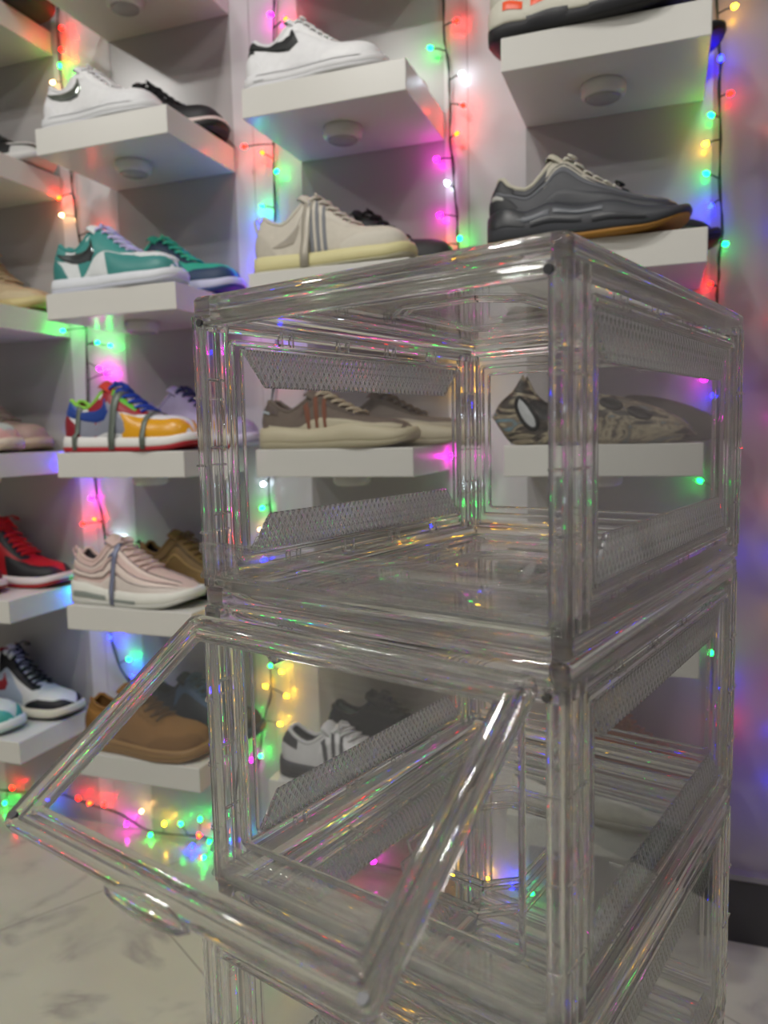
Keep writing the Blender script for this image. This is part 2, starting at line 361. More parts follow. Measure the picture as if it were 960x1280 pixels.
class Shoe:
    def __init__(s, L=0.295, W=0.104, top='low', sole='cup', uo=0.36, tuck=0.86, hs=1.0):
        s.L = L; s.W = W; s.top = [(a, 0.10 + (b - 0.10)*hs if b > 0.10 else b) for a, b in TOPS[top]]; s.bot, s.st, s.fl = SOLES[sole]; s.uo = uo; s.tuck = tuck
    def ctr(s, u): return 0.012 * math.sin(math.pi * min(1, max(0, u))) * (1 if u < 0.5 else 1)
    def S(s, u, v, side):
        """v 0..1 from the sole up to the rim or the centre line; side -1 or 1"""
        u = min(1, max(0, u)); L = s.L
        w = 0.5 * s.W * spl(PLAN, u) * 0.95
        z0 = (spl(s.st, u) - 0.02) * L; H = spl(s.top, u) * L
        H = max(H, z0 + 0.004)
        yo = w * (1 - (1 - s.tuck) * v - 0.22 * v * v); zo = z0 + (H - z0) * v
        t = v * math.pi / 2
        yc = w * math.cos(t) ** 0.72; zc = z0 + (H - z0) * math.sin(t) ** 0.92
        b = min(1, max(0, (u - s.uo + 0.05) / 0.10)); b = b*b*(3-2*b)
        y = yo * (1-b) + yc * b; z = zo * (1-b) + zc * b
        k = max(0, 1 - u / 0.12)
        x = 0.005 + u * (L - 0.011) + k * (0.010 * v * v - 0.006 * math.sin(math.pi * v))
        return Vector((x, y * side, z))
    def v_at(s, u, zf):
        """the v whose height is zf of the shoe's length"""
        lo, hi = 0.0, 0.97
        for _ in range(14):
            m = (lo + hi)/2
            if s.S(u, m, 1).z < zf*s.L: lo = m
            else: hi = m
        return lo
    def P(s, u, v, side, off=0.0008):
        p = s.S(u, v, side)
        if off == 0: return p
        e = 0.004; u0 = min(max(u, e), 1-e); v0 = min(max(v, e), 1-e)
        a = s.S(u0+e, v0, side) - s.S(u0-e, v0, side); b = s.S(u0, v0+e, side) - s.S(u0, v0-e, side)
        n = a.cross(b) * (-side)
        n = n.normalized() if n.length > 1e-12 else Vector((0, 0, 1))
        if n.y * side < 0 and n.z < 0: n = -n
        return p + n * off
    def strip(s, mb, A, B, side, off=0.0012, nv=6, nu=16, z=False):
        """raised panel between the (u, v) polylines A and B"""
        def samp(pl, t):
            k = t * (len(pl)-1); i = min(int(k), len(pl)-2); f = k - i
            return (pl[i][0]*(1-f)+pl[i+1][0]*f, pl[i][1]*(1-f)+pl[i+1][1]*f)
        outer = []; n = max(nu, 4*(len(A)-1))
        for i in range(n+1):
            a = samp(A, i/n); b = samp(B, i/n)
            if z: a = (a[0], s.v_at(a[0], a[1])); b = (b[0], s.v_at(b[0], b[1]))
            outer.append([s.P(a[0]+(b[0]-a[0])*j/nv, a[1]+(b[1]-a[1])*j/nv, side, off if 0 < j < nv and 0 < i < n else off*0.25) for j in range(nv+1)])
        mb.grid(outer)
NU = [0,0.004,0.01,0.02,0.035,0.055,0.08,0.11,0.15,0.19,0.23,0.27,0.30,0.33,0.36,0.39,0.42,0.46,0.50,0.55,0.60,0.65,0.70,0.75,0.80,0.85,0.89,0.92,0.95,0.97,0.985,0.995,1.0]
# ready panels in (u, v)
SWOOSH = ([(.05,.275),(.12,.262),(.20,.258),(.28,.262),(.34,.275),(.365,.30),(.37,.345)],
          [(.05,.275),(.12,.225),(.21,.195),(.31,.182),(.39,.195),(.42,.25),(.37,.345)], 'z')
def swoosh(): return [SWOOSH]
BIGSWOOSH = ([(0.0,.39),(.06,.36),(.12,.315),(.21,.295),(.30,.287),(.36,.295),(.385,.35)],
             [(0.0,.285),(.08,.268),(.18,.247),(.28,.217),(.37,.205),(.44,.25),(.385,.35)], 'z')
def stripes(w=0.032, g=0.062, u0=0.30):
    return [([(u0+g*k, 0.02), (u0+g*k-0.045, 0.86)], [(u0+g*k+w, 0.02), (u0+g*k-0.045+w, 0.86)]) for k in range(3)]
P_TOECAP = [([(0.80,0.0),(0.9,0.0),(1.0,0.0)], [(0.80,0.40),(0.9,0.4),(1.0,0.4)])]
P_TOEBOX = [([(0.72,0.62),(0.80,0.5),(0.90,0.55),(0.97,0.75)], [(0.70,1),(0.80,1),(0.9,1),(0.97,1)])]
P_FOXING_TOE = [([(0.62,0.0),(0.75,0.0),(0.88,0.0),(1,0.0)], [(0.62,0.12),(0.74,0.42),(0.88,0.46),(1,0.9)])]
P_BIGTOE = [([(0.55,0.0),(0.70,0.0),(0.85,0.0),(1,0.0)], [(0.50,0.40),(0.70,0.60),(0.85,0.60),(1,0.96)])]
P_HEEL = [([(0.0,0.0),(0.06,0.0),(0.13,0.0),(0.20,0.0)], [(0.0,0.62),(0.06,0.60),(0.12,0.48),(0.20,0.02)])]
P_HEELTOP = [([(0.0,0.62),(0.07,0.60),(0.14,0.62)], [(0.0,0.98),(0.07,0.98),(0.14,0.97)])]
P_EYESTAY = [([(0.30,0.52),(0.40,0.52),(0.52,0.55),(0.66,0.60),(0.70,0.80)], [(0.32,0.98),(0.41,0.86),(0.52,0.84),(0.64,0.84),(0.68,0.96)])]
P_EYEFULL = [([(0.30,0.05),(0.38,0.18),(0.50,0.42),(0.62,0.55),(0.70,0.80)], [(0.22,0.98),(0.40,0.90),(0.52,0.84),(0.64,0.84),(0.68,0.96)])]
P_THROAT = [([(0.405,0.86),(0.52,0.84),(0.64,0.84),(0.68,0.96)], [(0.405,1),(0.52,1),(0.64,1),(0.68,1)])]
P_MUD = [([(0.02,0.0),(0.3,0.0),(0.6,0.0),(0.8,0.0),(1,0.0)], [(0.02,0.22),(0.3,0.18),(0.6,0.30),(0.8,0.36),(1,0.6)])]
P_COLLARBAND = [([(0.0,0.80),(0.1,0.78),(0.2,0.76),(0.30,0.80)], [(0.0,0.99),(0.1,0.99),(0.2,0.99),(0.33,0.99)])]
P_SIDE = [([(0.16,0.1),(0.3,0.08),(0.45,0.08),(0.6,0.1)], [(0.16,0.7),(0.28,0.62),(0.40,0.55),(0.58,0.3)])]
def wave(v0, v1, amp=0.06, u0=0.03, u1=0.93, ph=0.0):
    A = []; B = []
    for i in range(15):
        t = i/14; u = u0 + (u1-u0)*t; e = math.sin(math.pi*t)**0.3
        dz = amp*math.sin(2*math.pi*(t*1.15)+ph+0.4)
        A.append((u, max(0.01, v0+dz))); B.append((u, max(0.012, v1+dz)))
    return [(A, B)]
def shoe(name, label, group, loc, rz, top='low', sole='cup', L=0.295, W=0.104, upper='#dddddd', rough=0.6, mid='#e5e3dd', out='#cfcdc8',
         lining='#3a3a3a', collar=None, tongue=None, lace='#eeeeee', panels=(), tab=None, straps=(), outh=0.28, nl=6, bump=0.2,
         upper_mat=None, tiltx=0.0, sole_marks=(), bulge=0.0, tongue_h=0.010, pads=(), hs=None):
    if hs is None: hs = {'low': 1.2, 'runner': 1.12, 'high': 1.0, 'flat': 1.1}[top]
    s = Shoe(L, W, top, sole, hs=hs)
    t = empty(name, loc, rz, label=label, cat='shoe' if name != 'clog' else 'clog', group=group)
    t.rotation_euler = (tiltx, 0, rz)
    um = upper_mat or mat(upper, rough, 0, 0.05, 90, bump)
    # midsole and outsole
    def band(f0, f1, m, nm, extra=0.0, close_bottom=True):
        mb = MB(); rows = []
        fs = [f0, f0+(f1-f0)*0.12, f0+(f1-f0)*0.5, f0+(f1-f0)*0.88, f1]
        for u in NU:
            w = 0.5*s.W*spl(PLAN, u); zb = spl(s.bot, u)*L; zt = spl(s.st, u)*L; e = min(1, w/(0.25*s.W))
            x = -0.002 + u*(L+0.004)
            ring = []
            for sd in (-1, 1):
                part = []
                for f in fs:
                    k = f
                    o = s.fl*(math.sin(math.pi*min(1, max(0.0, k*0.9+0.12)))**0.6) + extra
                    if f == f0: o -= 0.0015
                    if f == f1: o -= 0.0012
                    part.append(Vector((x + (0.004 if u > 0.98 else 0)*(1-abs(2*k-1)), sd*(w + o*e), zb+(zt-zb)*f)))
                ring += part[::-1] if sd == 1 else part
            rows.append([ring[i] for i in (0,1,2,3,4)] + [Vector((ring[4].x, 0, ring[4].z))] + [ring[i] for i in (5,6,7,8,9)] + [Vector((ring[0].x, 0, ring[0].z))])
        mb.grid(rows, close_v=True)
        return mb.build(nm, m, t, True)
    ms = band(outh, 1.0, mat(mid, 0.55, 0, 0.03, 40, 0.1), 'midsole')
    band(0.0, outh+0.01, mat(out, 0.6, 0, 0.04, 40, 0.1), 'outsole', 0.0006)
    # upper: sides and, ahead of the throat, the closed vamp
    mb = MB(); nv = 12
    for sd in (-1, 1):
        mb.grid([[s.S(u, v/nv, sd) for v in range(nv+1)] for u in NU])
    uo_ = mb.build('upper', um, t, True)
    md = uo_.modifiers.new('thickness', 'SOLIDIFY'); md.thickness = 0.0022; md.offset = -1
    # lining and insole
    mb = MB(); us = [u for u in NU if 0.015 <= u <= 0.40]
    for sd in (-1, 1):
        rows = []
        for u in us:
            r = []
            for v in (0.35, 0.5, 0.65, 0.8, 0.9, 0.985):
                p = s.S(u, v, sd); r.append(Vector((p.x + 0.004*max(0, 1-u/0.1), p.y - sd*min(0.004, abs(p.y)*0.3), p.z)))
            rows.append([Vector((r[0].x, 0, r[0].z - 0.004))] + r)
        mb.grid(rows)
    mb.build('lining', mat(lining, 0.9, 0, 0.05, 120, 0.2), t, True)
    # padded collar
    mb = MB(); path = []
    for u in [0.38,0.35,0.32,0.28,0.24,0.2,0.15,0.1,0.06,0.03,0.012]:
        p = s.S(u, 1.0, -1); path.append(Vector((p.x, p.y + 0.002, p.z)))
    hp = s.S(0.0, 1.0, 1); path.append(Vector((hp.x - 0.001, 0, hp.z)))
    for u in [0.012,0.03,0.06,0.1,0.15,0.2,0.24,0.28,0.32,0.35,0.38]:
        p = s.S(u, 1.0, 1); path.append(Vector((p.x, p.y - 0.002, p.z)))
    mb.tube(path, 0.0042, 8); mb.build('collar', mat(collar or upper, 0.8, 0, 0.05, 120, 0.2), t, True)
    # tongue
    mb = MB(); rows = []
    th = s.S(0.44, 1, 1).z
    top_z = spl(s.top, 0.37)*L
    prof = [(0.50, s.S(0.50,1,1).z-0.004, 0.55), (0.44, s.S(0.44,1,1).z-0.002, 0.75), (0.39, top_z-0.002, 0.92), (0.36, top_z+tongue_h*0.45, 1.0), (0.335, top_z+tongue_h*0.9, 1.0), (0.318, top_z+tongue_h, 0.9), (0.312, top_z+tongue_h*0.8, 0.7)]
    for k, (u, z, wf) in enumerate(prof):
        hw = 0.026*wf*s.W/0.104; th_ = 0.006 if k > 2 else 0.004; x = u*L
        r = []
        for q in range(12):
            a = 2*math.pi*q/12
            r.append(Vector((x + th_*0.6*math.sin(a), hw*math.cos(a), z - 0.010*(math.cos(a)**2) + th_*0.5*math.sin(a))))
        rows.append(r)
    mb.grid(rows, close_v=True); mb.add(rows[-1], [tuple(range(12))]); mb.build('tongue', mat(tongue or upper, 0.8, 0, 0.05, 120, 0.3), t, True)
    # overlays
    for nm, c, pl, *rest in panels:
        m = c if not isinstance(c, str) else mat(c, 0.55 if len(rest) < 1 else rest[0], 0 if len(rest) < 2 else rest[1], 0.04, 90, 0.1)
        off = rest[2] if len(rest) > 2 else 0.0014
        if nm in ('side_logo', 'heel_mark'):
            for A, B, *zz in pl:
                for sd in (-1, 1):
                    mb = MB(); s.strip(mb, A, B, sd, off, z=bool(zz)); mb.build(nm, m, t, True)
            continue
        mb = MB()
        for A, B, *zz in pl:
            for sd in (-1, 1): s.strip(mb, A, B, sd, off, z=bool(zz))
        mb.build(nm, m, t, True)
    # laces
    if lace:
        mb = MB()
        us = [0.405 + (0.655-0.405)*k/(nl-1) for k in range(nl)]
        if top == 'high': us = [0.33 + (0.64-0.33)*k/(nl+1) for k in range(nl+2)]
        for k, u in enumerate(us):
            pts = []
            for sd, vs in ((-1, (0.74, 0.80, 0.88, 0.95)), (1, (0.95, 0.88, 0.80, 0.74))):
                for v in vs:
                    p = s.P(min(u, 0.66), v, sd, 0.0036); p.x += (0.006 if sd > 0 else -0.001)
                    if v > 0.9: p.z += 0.001
                    pts.append(p)
            mb.tube(pts, 0.0027, 6)
            if k+1 < len(us):
                a = s.P(u, 0.80, -1, 0.0045); b = s.P(us[k+1], 0.82, 1, 0.0045); c_ = s.P((u+us[k+1])/2, 1, 1, 0.006)
                mb.tube([a, c_, b], 0.0022, 5)
        bx = s.P(us[0], 1, 1, 0.007)
        for sd in (-1, 1):
            mb.tube([bx, bx+Vector((0.002, sd*0.010, 0.002)), bx+Vector((0.008, sd*0.022, -0.004)), bx+Vector((0.015, sd*0.018, -0.008)), bx+Vector((0.008, sd*0.006, -0.004))], 0.0020, 5)
        mb.build('laces', mat(lace, 0.8, 0, 0.04, 200, 0.1), t, True)
    if tab:
        mb = MB(); hz = spl(s.top, 0)*L
        mb.tube([(0.010, 0, hz-0.018), (0.001, 0, hz-0.004), (-0.003, 0, hz+0.010), (0.004, 0, hz+0.016), (0.009, 0, hz+0.004)], 0.003, 6)
        mb.build('heel_tab', mat(tab, 0.7), t, True)
    # bands that wrap the whole shoe
    for u, c, w in straps:
        mb = MB(); both = [[], []]
        for sd in (-1, 1):
            rows = []
            for di, du in enumerate((0, w)):
                r = [Vector((u*L+du*L, sd*(0.5*s.W*spl(PLAN, u+du)+s.fl+0.0015), 0.004))]
                r.append(Vector((u*L+du*L, sd*(0.5*s.W*spl(PLAN, u+du)+s.fl+0.0018), spl(s.st, u)*L)))
                r += [s.P(u+du, v, sd, 0.003) for v in (0.2, 0.4, 0.6, 0.8, 0.9, 1.0)]
                both[di] += r if sd < 0 else r[::-1][1:]
        mb.grid(both)
        o = mb.build('strap', mat(c, 0.35, 0.1), t, True)
        md = o.modifiers.new('thickness', 'SOLIDIFY'); md.thickness = 0.0012; md.offset = 1
    # ribs and marks on the sole wall
    for nm, c, segs in sole_marks:
        for u0, u1, f0, f1 in segs:
            for sd in (-1,):
                rows = []; mb = MB()
                for i in range(9):
                    u = u0+(u1-u0)*i/8; w = 0.5*s.W*spl(PLAN, u); zb = spl(s.bot, u)*L; zt = spl(s.st, u)*L; e = min(1, w/(0.25*s.W))
                    r = []
                    for f in (f0, (f0+f1)/2, f1):
                        o = s.fl*(math.sin(math.pi*min(1, max(0, f*0.9+0.12)))**0.6) + (0.0022 if f not in (f0, f1) and 0 < i < 8 else 0.0006)
                        r.append(Vector((-0.002+u*(L+0.004), sd*(w+o*e), zb+(zt-zb)*f)))
                    rows.append(r)
                mb.grid(rows); mb.build(nm, mat(c, 0.4), t, True)
    return t

# ------------------------------------------------------------------ clear display boxes
BW, BD = 0.2633, 0.368
YAW = -0.2905
RIM = [(0,0.002),(0.002,0),(0.011,0),(0.013,0.003),(0.013,0.010),(0.010,0.012),(0.009,0.015),(0.006,0.0155),(0.0055,0.0205),(0.0015,0.0205),(0.0012,0.014),(0,0.0125)]
RIB = [(0,0),(0.0028,0),(0.0034,0.0012),(0.0028,0.0026),(0.0006,0.0026)]
def rim(mb, z, flip=False):
    pr = [(a, (0.0205-b) if flip else b) for a, b in RIM]
    loop_frame(mb, (BW/2, BD/2, z), (1,0,0), (0,1,0), (0,0,1), BW, BD, 0.008, pr, 5)
def octagon(mb, z, cx, cy, hx, hy, c):
    """embossed eight-sided ridge"""
    P = [(cx-hx+c,cy-hy),(cx+hx-c,cy-hy),(cx+hx,cy-hy+c),(cx+hx,cy+hy-c),(cx+hx-c,cy+hy),(cx-hx+c,cy+hy),(cx-hx,cy+hy-c),(cx-hx,cy-hy+c)]
    mb.tube([(x,y,z) for x,y in P]+[(P[0][0],P[0][1],z)]+[(P[1][0],P[1][1],z)], 0.0016, 8)
def post_profile(cx, cy, sx, sy):
    """ribbed corner angle seen from above; sx, sy point into the box"""
    T = 0.0036; W = 0.030; K = 0.36
    out = [(0.003,0.0),(0.0075,0.0),(0.0085,0.0012),(0.0105,0.0012),(0.0115,0.0),(0.0165,0.0),(0.0175,0.0014),(0.020,0.0014),(0.021,0.0),(0.027,0.0),(W,0.001),(W,0.0036),(0.027,0.0050),(0.024,T),(0.018,T),(0.016,0.0052),(0.014,T),(0.0075,T)]
    arm1 = [(a*K if a > 0.0036 else a*0.9, b) for a, b in out]; arm2 = [(b, a) for a, b in out[::-1]]
    poly = arm1 + arm2 
    return [(cx + sx*a, cy + sy*b) for a, b in poly]
def magnet(mb, x, y, z, ax):
    n = 12; r = 0.0024
    f = {'y': lambda a, b, h: (x+a, y+h, z+b), 'x': lambda a, b, h: (x+h, y+a, z+b), 'z': lambda a, b, h: (x+a, y+b, z+h)}[ax]
    mb.prism([(r*math.cos(2*math.pi*k/n), r*math.sin(2*math.pi*k/n)) for k in range(n)], f, -0.0008, 0.0012)
def make_door(parent, h, swing=0.0):
    """hinged along its top edge, in its own frame: x right, y out of the box's front is negative, z down from the hinge"""
    dw = BW - 0.016; dh = 0.161
    mb = MB(); c = (BW/2, 0, -dh/2)
    prof = [(0,0.0012),(0.0010,0),(0.0050,0),(0.0060,0.0022),(0.0115,0.0022),(0.0125,0),(0.0160,0.0),(0.0170,0.0012),(0.0170,0.0050),(0.0155,0.0062),(0.0125,0.0062),(0.0115,0.0048),(0.0065,0.0048),(0.0055,0.0076),(0.0015,0.0080),(0,0.0066)]
    loop_frame(mb, (c[0], -0.002, c[2]), (1,0,0), (0,0,1), (0,1,0), dw, dh, 0.007, [(a, -b) for a, b in prof], 5)
    d = mb.build('door', FRAME, parent)
    MB().box((BW/2-dw/2+0.0162, -0.0056, -dh+0.0162), (BW/2+dw/2-0.0162, -0.0042, -0.0162)).build('door_pane', SHEET, d)
    # handle: a lens-shaped lip under the free edge
    rows = []; m = MB()
    for i in range(13):
        t = -1 + 2*i/12; r = 0.0052*math.sqrt(max(0, 1-t*t)) + 0.0003
        rows.append([(BW/2 + t*0.030, -0.006 + 0.5*r*math.cos(2*math.pi*q/10), -dh - 0.0015 + r*math.sin(2*math.pi*q/10)) for q in range(10)])
    m.grid(rows, close_v=True); m.build('handle', FRAME, d, True)
    m = MB()
    for sx in (-1, 1):
        m = MB(); magnet(m, BW/2+sx*(dw/2-0.006), -0.0092, -dh+0.006, 'y'); m.build('magnet', DARKMETAL, d)
    for sx in (-1, 1):
        m = MB(); m.tube([(BW/2+sx*(dw/2+0.003), -0.003, -0.004), (BW/2+sx*(dw/2-0.012), -0.003, -0.004)], 0.0022, 8); m.build('hinge_pin', FRAME, d, True)
    d.rotation_euler = (-swing, 0, 0)
    return d
def make_box(h, swing=0.0):
    t = empty('display_box', (0, 0, 0), YAW)
    # bottom tray
    mb = MB(); rim(mb, 0.0)
    loop_frame(mb, (BW/2, BD/2, 0.006), (1,0,0), (0,1,0), (0,0,1), BW-0.040, BD-0.040, 0.012, RIB, 5)
    octagon(mb, 0.0085, BW*0.5, BD*0.48, 0.050, 0.075, 0.022); octagon(mb, 0.0085, BW*0.5, BD*0.48, 0.043, 0.068, 0.019)
    for k in range(5): mb.tube([(0.030, 0.05+k*0.066, 0.0085), (0.044, 0.05+k*0.066, 0.0085)], 0.0013, 6); mb.tube([(BW-0.030, 0.05+k*0.066, 0.0085), (BW-0.044, 0.05+k*0.066, 0.0085)], 0.0013, 6)
    b = mb.build('base_tray', FRAME, t)
    MB().box((0.0125, 0.0125, 0.0045), (BW-0.0125, BD-0.0125, 0.0068)).build('base_sheet', SHEET, b)
    # lid
    mb = MB(); rim(mb, h-0.0205, True)
    loop_frame(mb, (BW/2, BD/2, h-0.0045), (1,0,0), (0,1,0), (0,0,-1), BW-0.036, BD-0.036, 0.014, RIB, 5)
    octagon(mb, h-0.007, BW*0.5, BD*0.48, 0.052, 0.080, 0.024); octagon(mb, h-0.007, BW*0.5, BD*0.48, 0.045, 0.072, 0.020)
    l = mb.build('lid', FRAME, t)
    MB().box((0.0125, 0.0125, h-0.0062), (BW-0.0125, BD-0.0125, h-0.0040)).build('lid_sheet', SHEET, l)
    # four ribbed corner posts with clip rings
    for cx, cy, sx, sy in ((0,0,1,1), (BW,0,-1,1), (BW,BD,-1,-1), (0,BD,1,-1)):
        mb = MB(); poly = post_profile(cx, cy, sx, sy)
        mb.prism(poly, lambda a, b_, z: (a, b_, z), 0.0125, h-0.0125)
        for zf in (0.30, 0.52, 0.74):
            z = h*zf
            mb.tube([(cx+sx*0.010, cy+sy*0.0055, z), (cx+sx*0.0065, cy+sy*0.0058, z), (cx+sx*0.0058, cy+sy*0.022, z)], 0.0011, 6)
            mb.tube([(cx+sx*0.010, cy-sy*0.0006, z-0.012), (cx+sx*0.002, cy-sy*0.0006, z-0.012)], 0.0009, 6)
            mb.tube([(cx-sx*0.0006, cy+sy*0.026, z-0.012), (cx-sx*0.0006, cy+sy*0.002, z-0.012)], 0.0009, 6)
        mb.build('corner_post', FRAME, t)
    # side panels with sloping embossed bands
    for x, s in ((0.0, 1), (BW, -1)):
        mb = MB(); y0, y1 = 0.030, BD-0.030; z0, z1 = 0.024, h-0.024
        loop_frame(mb, (x+s*0.0012, BD/2, h/2), (0,1,0), (0,0,1), (s,0,0), y1-y0, z1-z0, 0.006, [(0,0),(0.0035,0),(0.0045,0.0015),(0.0045,0.0035),(0.0010,0.0042),(0,0.0035)], 5)
        loop_frame(mb, (x+s*0.0012, BD/2, h/2), (0,1,0), (0,0,1), (s,0,0), y1-y0-0.022, z1-z0-0.010, 0.004, [(0,0.001),(0.0022,0.001),(0.0026,0.002),(0.0018,0.003),(0.0003,0.003)], 5)
        for zz in (z0-0.003, z1+0.003):
            for k in range(4):
                yc = 0.085+k*0.066
                mb.box((x+s*0.004, yc-0.007, zz-0.005), (x+s*0.0075, yc-0.0045, zz+0.005)); mb.box((x+s*0.004, yc+0.0045, zz-0.005), (x+s*0.0075, yc+0.007, zz+0.005))
                mb.box((x+s*0.004, yc-0.0045, zz-0.005), (x+s*0.0062, yc+0.0045, zz-0.0035))
        p = mb.build('side_panel', FRAME, t)
        MB().box((min(x+s*0.002, x+s*0.0035), y0+0.003, z0+0.003), (max(x+s*0.002, x+s*0.0035), y1-0.003, z1-0.003)).build('side_sheet', SHEET, p)
        for sg, ze in ((1, z0+0.006), (-1, z1-0.006)):
            m = MB(); bh = 0.026; a0, a1 = y0+0.010, y1-0.010; i0, i1 = a0+0.022, a1-0.022
            xo, xi = x+s*0.0040, x+s*0.0085; zi = ze+sg*bh
            m.hexa([(xo,a0,ze),(xo,a1,ze),(xo,i1,zi),(xo,i0,zi),(xi,a0+0.002,ze+sg*0.001),(xi,a1-0.002,ze+sg*0.001),(xo+s*0.0016,i1,zi),(xo+s*0.0016,i0,zi)])
            bd = m.build('embossed_band', EMBOSS, p)
            m = MB(); m.tube([(xi,a0,ze),(xo+s*0.0018,i0,zi),(xo+s*0.0018,i1,zi),(xi,a1,ze),], 0.0009, 6)
            m.build('band_edge', FRAME, p)
    # back panel
    mb = MB()
    loop_frame(mb, (BW/2, BD-0.0012, h/2), (1,0,0), (0,0,1), (0,-1,0), BW-0.026, h-0.048, 0.006, [(0,0),(0.0035,0),(0.0045,0.0015),(0.0045,0.0035),(0.0010,0.0042),(0,0.0035)], 5)
    loop_frame(mb, (BW/2, BD-0.0012, h/2), (1,0,0), (0,0,1), (0,-1,0), BW-0.042, h-0.064, 0.005, RIB, 5)
    p = mb.build('back_panel', FRAME, t)
    MB().box((0.016, BD-0.0035, 0.027), (BW-0.016, BD-0.002, h-0.027)).build('back_sheet', SHEET, p)
    # front surround and magnets
    mb = MB()
    if swing is not None: loop_frame(mb, (BW/2, 0.005, h/2+0.012), (1,0,0), (0,0,1), (0,1,0), BW-0.050, h-0.062, 0.006, [(0,0),(0.003,0),(0.0036,0.001),(0.0036,0.003),(0.0005,0.0035)], 5)
    if swing is not None: mb.build('front_surround', FRAME, t)
    mb = MB()      # ribbed sill under the door
    pr = [(-0.0005,0.018),(-0.0040,0.019),(-0.0045,0.0215),(-0.0022,0.0240),(-0.0020,0.0350),(-0.0045,0.0375),(-0.0045,0.0410),(-0.003,0.043),(0.0015,0.043),(0.0005,0.036),(0.0005,0.018)]
    mb.prism(pr, lambda a, b_, x: (x, a, b_), 0.004, BW-0.004)
    mb.build('sill', THIN, t)
    for px_ in (0.010, BW-0.010):
        m = MB(); magnet(m, px_, -0.0002, h-0.017, 'y'); m.build('magnet', DARKMETAL, t)
    if swing is not None:
        d = make_door(t, h, swing); d.location = (0, -0.007, h-0.010)
    return t

# ------------------------------------------------------------------ the stack of five boxes
SX, SY = -0.0398, 0.3716       # front right corner of the top box
LEAN = (0.0040, 0.0120)
BOXH = [0.2039, 0.21, 0.21, 0.21, 0.2045]
SZ = 0.0904 + CZ
ca, sa = math.cos(0.2905), math.sin(0.2905)
lab = ['clear plastic display box with an open front, topmost of the stack',
       'clear plastic display box with its front door swung open, second from the top',
       'clear plastic display box cut by the bottom edge, under the open-door one',
       'clear plastic display box low in the stack, second from the floor',
       'clear plastic display box standing on the floor at the foot of the stack']
z = SZ
protos = {}
for i, h in enumerate(BOXH):
    z -= h
    if i == 3: b = copy_tree(protos[2])
    else: b = make_box(h, (None, R(58.0), 0.0, 0.0, 0.0)[i])
    protos[i] = b
    k = (SZ - z)
    b.location = (SX - BW*ca - LEAN[0]*k, SY + BW*sa - LEAN[1]*k, z)
    tag(b, lab[i], 'display box', 'stacked clear display boxes')

# ------------------------------------------------------------------ shelves with what stands on them
GS = 'sneakers displayed on the wall shelves'
seen = {
 'A0': 'at the top left corner of the photo, black shoe on it', 'A1': 'at the left edge, carrying the black and white toe', 'A2': 'at the left edge lit green, under the beige and red high-top',
 'A3': 'at the left edge lit blue, under the pale pink sneaker', 'A4': 'at the left edge under the red and black high-top', 'A5': 'at the left edge under the black and white high-top, lowest there',
 'B0': 'above the all-white sneaker, its underside at the top edge', 'B1': 'under the white sneaker with the pearly side mark', 'B2': 'under the teal and white sneaker', 'B3': 'under the rainbow coloured sneaker with grey straps',
 'B4': 'under the pale pink runner with wavy lines', 'B5': 'under the wheat tan sneaker', 'C0': 'highest of the column with the black-marked white sneaker', 'D0': 'highest of the right-hand column, above the orange-oval runner', 'C1': 'under the white sneaker with the black side mark', 'C2': 'under the cream sneaker with the ankle strap',
 'C3': 'under the brown three-striped sneaker', 'C4': 'behind the joint of the two upper boxes', 'C5': 'under the white and grey three-striped sneaker', 'D1': 'under the chunky runner with orange ovals',
 'D2': 'under the chunky grey runner with gum sole', 'D3': 'under the marbled foam clog', 'D4': 'below the clog shelf, behind the box joint', 'D5': 'lowest of the right-hand column, behind the box with the open door'}
for k_, v_ in seen.items(): place_shelf(k_[0], int(k_[1]), v_)
def spot(cell, dx, dy): 
    x, y, z = shelf_top(cell[0], int(cell[1])); return (x+dx, y+dy, z+0.0003)
def pair(cell, front=None, rear=None):
    for d, (dx, dy, rz) in ((front, (0.012, 0.060, 0)), (rear, (0.062, 0.165, 0.10))):
        if not d: continue
        d = dict(d); at = d.pop('at', None)
        if at: dx, dy, rz = at
        shoe(d.pop('name', 'sneaker'), d.pop('label'), GS, spot(cell, dx, dy), rz, **d)
WHT = '#e9e9ea'; BLK = '#17171a'
PEARL = mat('#b9c4bb', 0.15, 0.9, 0.3, 30)
SILV = mat('#8d9598', 0.18, 0.95, 0.25, 25)
